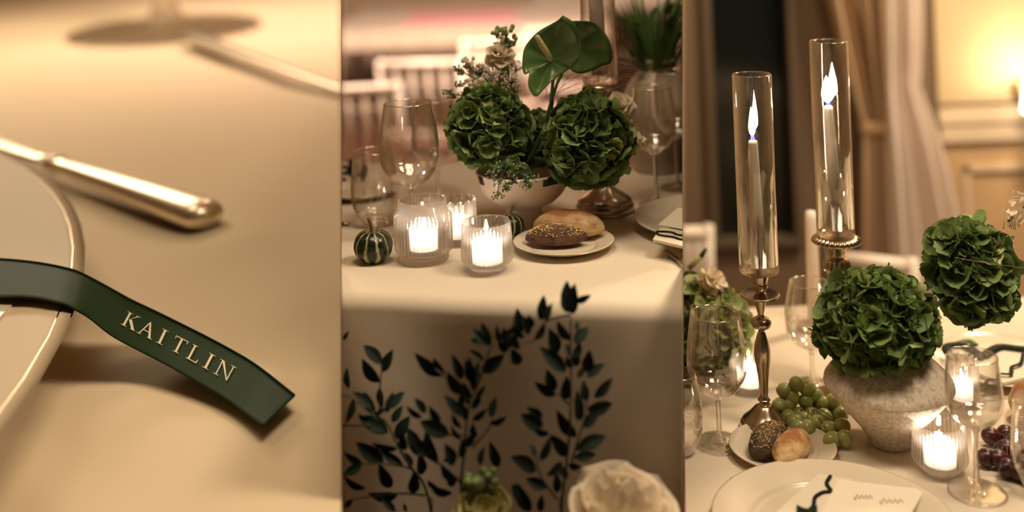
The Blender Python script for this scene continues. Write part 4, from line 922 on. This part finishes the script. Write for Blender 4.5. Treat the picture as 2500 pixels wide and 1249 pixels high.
# fork
a, b = G(1798, 1180, ZR + .004), G(1700, 1300, ZR + .004); t = thing('dinner_fork', 'silver fork with tines at the lower left beside dinner plate', 'fork', b)
dv = a - b; sd = dv.cross(Vector((0, 0, 1))).normalized(); L1 = dv.normalized()
for i in range(4):
    off = sd * ((i - 1.5) * .0052); obj('tine', tube([dv - L1 * .048 + off * .9, dv - L1 * .02 + off + Vector((0, 0, .003)), dv + off + Vector((0, 0, .006))], [.0018, .0015, .0008], 8), M['silver'], t)
bm = grid(6, 6, lambda u, v: dv - L1 * (.046 + .025 * u) + sd * ((v - .5) * .021 * (1 - u ** 2 * .75)) + Vector((0, 0, .0005 - .001 * u))); obj('fork_neck', solid(bm, .0018), M['silver'], t)
obj('handle', tube([dv - L1 * .07, dv * .4, Vector((0, 0, 0))], [.003, .004, .007], 10, flat=.4), M['silver'], t)

# back plate with green ribbon
p = G(2442, 876, ZR)
t = thing('dinner_plate', 'blurred dinner plate at the right behind the stone vase', 'plate', p); plate(.150, .014, t, rimw=.0009)
pts = [G(x, y, ZR + .017) for x, y in ((2300, 880), (2330, 850), (2560, 838), (2600, 900), (2450, 940))]
o = slab('folded_napkin', pts, .004, M['napkin'], None); tag(o, 'blurred folded napkin on the back right plate', 'napkin', 'napkins')
def rib(pl, wd=.006): return tube(list(map(Vector, vspline([tuple(G(x, y, ZR + .026)) for x, y in pl], 5))), wd, 10, flat=.4)
t = thing('dark_ribbon', 'dark green ribbon bow with wavy tail on the back right plate', 'ribbon', (0, 0, 0), group='dark ribbons on plates')
for pl in ([(2400, 868), (2350, 842), (2312, 845), (2325, 868), (2400, 870)], [(2400, 868), (2440, 845), (2500, 850), (2560, 845)], ): obj('ribbon_loop', rib(pl, .008), M['blackribbon'], t)
obj('ribbon_tail', rib([(2498, 862), (2492, 885), (2470, 895), (2468, 912), (2440, 912), (2436, 926), (2415, 926), (2404, 940)], .003), M['blackribbon'], t)
obj('leaf_tip', rib([(2340, 838), (2365, 832), (2380, 842)], .007), M['leaf'], t)

# grapes
def grapes(label, cs, r, conv, mt, drange, name, gname):
    base = None; t = None; PS = []
    for i, (x, y) in enumerate(cs):
        px, py = conv(x, y); z = ZR + r * 1.05
        q = G(px, py, z)
        d = q.y
        if d > drange[1]: q = D(px, py, drange[1] - U(0, .01))
        if d < drange[0]: q = D(px, py, drange[0])
        q.z = max(q.z, ZR + r)
        PS.append(q)
    base = Vector((sum(q.x for q in PS) / len(PS), sum(q.y for q in PS) / len(PS), ZR)); t = thing(name, label, 'grapes', base)
    bm = bmesh.new(); bmesh.ops.create_uvsphere(bm, u_segments=24, v_segments=16, radius=r); me = mesh('grape', bm, mt)
    bs = bmesh.new(); cen = Vector((0, .02, .022))
    for q in PS:
        e = U(1.0, 1.18); o = obj('grape', me, mt, t, mx=Matrix.Translation(q - base) @ Euler((U(0, 3), U(0, 3), U(0, 3))).to_matrix().to_4x4() @ Matrix.Diagonal((1, U(.95, 1.03), e, 1)))
        tube(vspline([tuple(cen), tuple((cen + (q - base)) * .5 + Vector((0, 0, .006))), tuple(q - base)], 3), .0006, 5, bs)
    tube([cen, cen + Vector((.05, .0, .005))], .002, 6, bs); obj('grape_stalk', bs, M['dark_stem'], t)
    return t
K5 = lambda x, y: (1667 + x * .3595, 800 + y * .3595); K6 = lambda x, y: (2084 + x * .3596, 800 + y * .3596)
grapes('bunch of green grapes between the pewter candlestick and stone vase', [(690,425),(770,380),(845,410),(740,470),(655,525),(835,500),(900,460),(950,510),(1020,500),(720,520),(720,605),(785,680),(850,680),(915,645),(988,685),(1080,665),(1100,750),(960,600),(1070,590),(870,590),(930,560),(790,590),(1010,760),(760,640),(1040,560),(820,620)], .0118, K5, M['grape'], (1.60, 1.70), 'green_grapes', 'g')
grapes('bunch of dark red grapes behind the right foreground glass', [(935,735),(1035,720),(900,880),(1040,820),(990,890),(1045,950),(1115,970),(1120,850),(1140,650),(1130,750),(1160,920),(1180,800),(1200,700),(1190,1000)], .0125, K6, M['redgrape'], (1.48, 1.60), 'red_grapes', 'g')

# ================================================================= trim every set at its own partition
bpy.context.view_layer.update()
EPS = .0002
planes = {'L': [(NL, -1)], 'C': [(NL, 1), (NR, -1)], 'R': [(NR, 1)]}
def trim(o, w):
    if o.type == 'MESH':
        mw = o.matrix_world
        for n, sgn in planes[w]:
            ds = [sgn * ((mw @ Vector(c)) - EYE).dot(n) for c in o.bound_box]
            if min(ds) >= EPS: continue
            if max(ds) < EPS: return False
            me = o.data.copy() if o.data.users > 1 else o.data; o.data = me
            bm = bmesh.new(); bm.from_mesh(me); inv = mw.inverted()
            pc_ = inv @ (EYE + n * (sgn * EPS)); nn = (mw.to_3x3().transposed() @ (n * sgn))
            bmesh.ops.bisect_plane(bm, geom=bm.verts[:] + bm.edges[:] + bm.faces[:], plane_co=pc_, plane_no=nn.normalized(), clear_inner=True)
            if not bm.faces: bm.free(); return False
            bm.to_mesh(me); bm.free()
    return True
def walk(o, w):
    for ch in list(o.children):
        if not walk(ch, w): pass
    if not trim(o, w):
        for ch in list(o.children): bpy.data.objects.remove(ch)
        bpy.data.objects.remove(o); return False
    return True
for nm, wg in list(WEDGE.items()):
    o = bpy.data.objects.get(nm)
    if o: walk(o, wg)
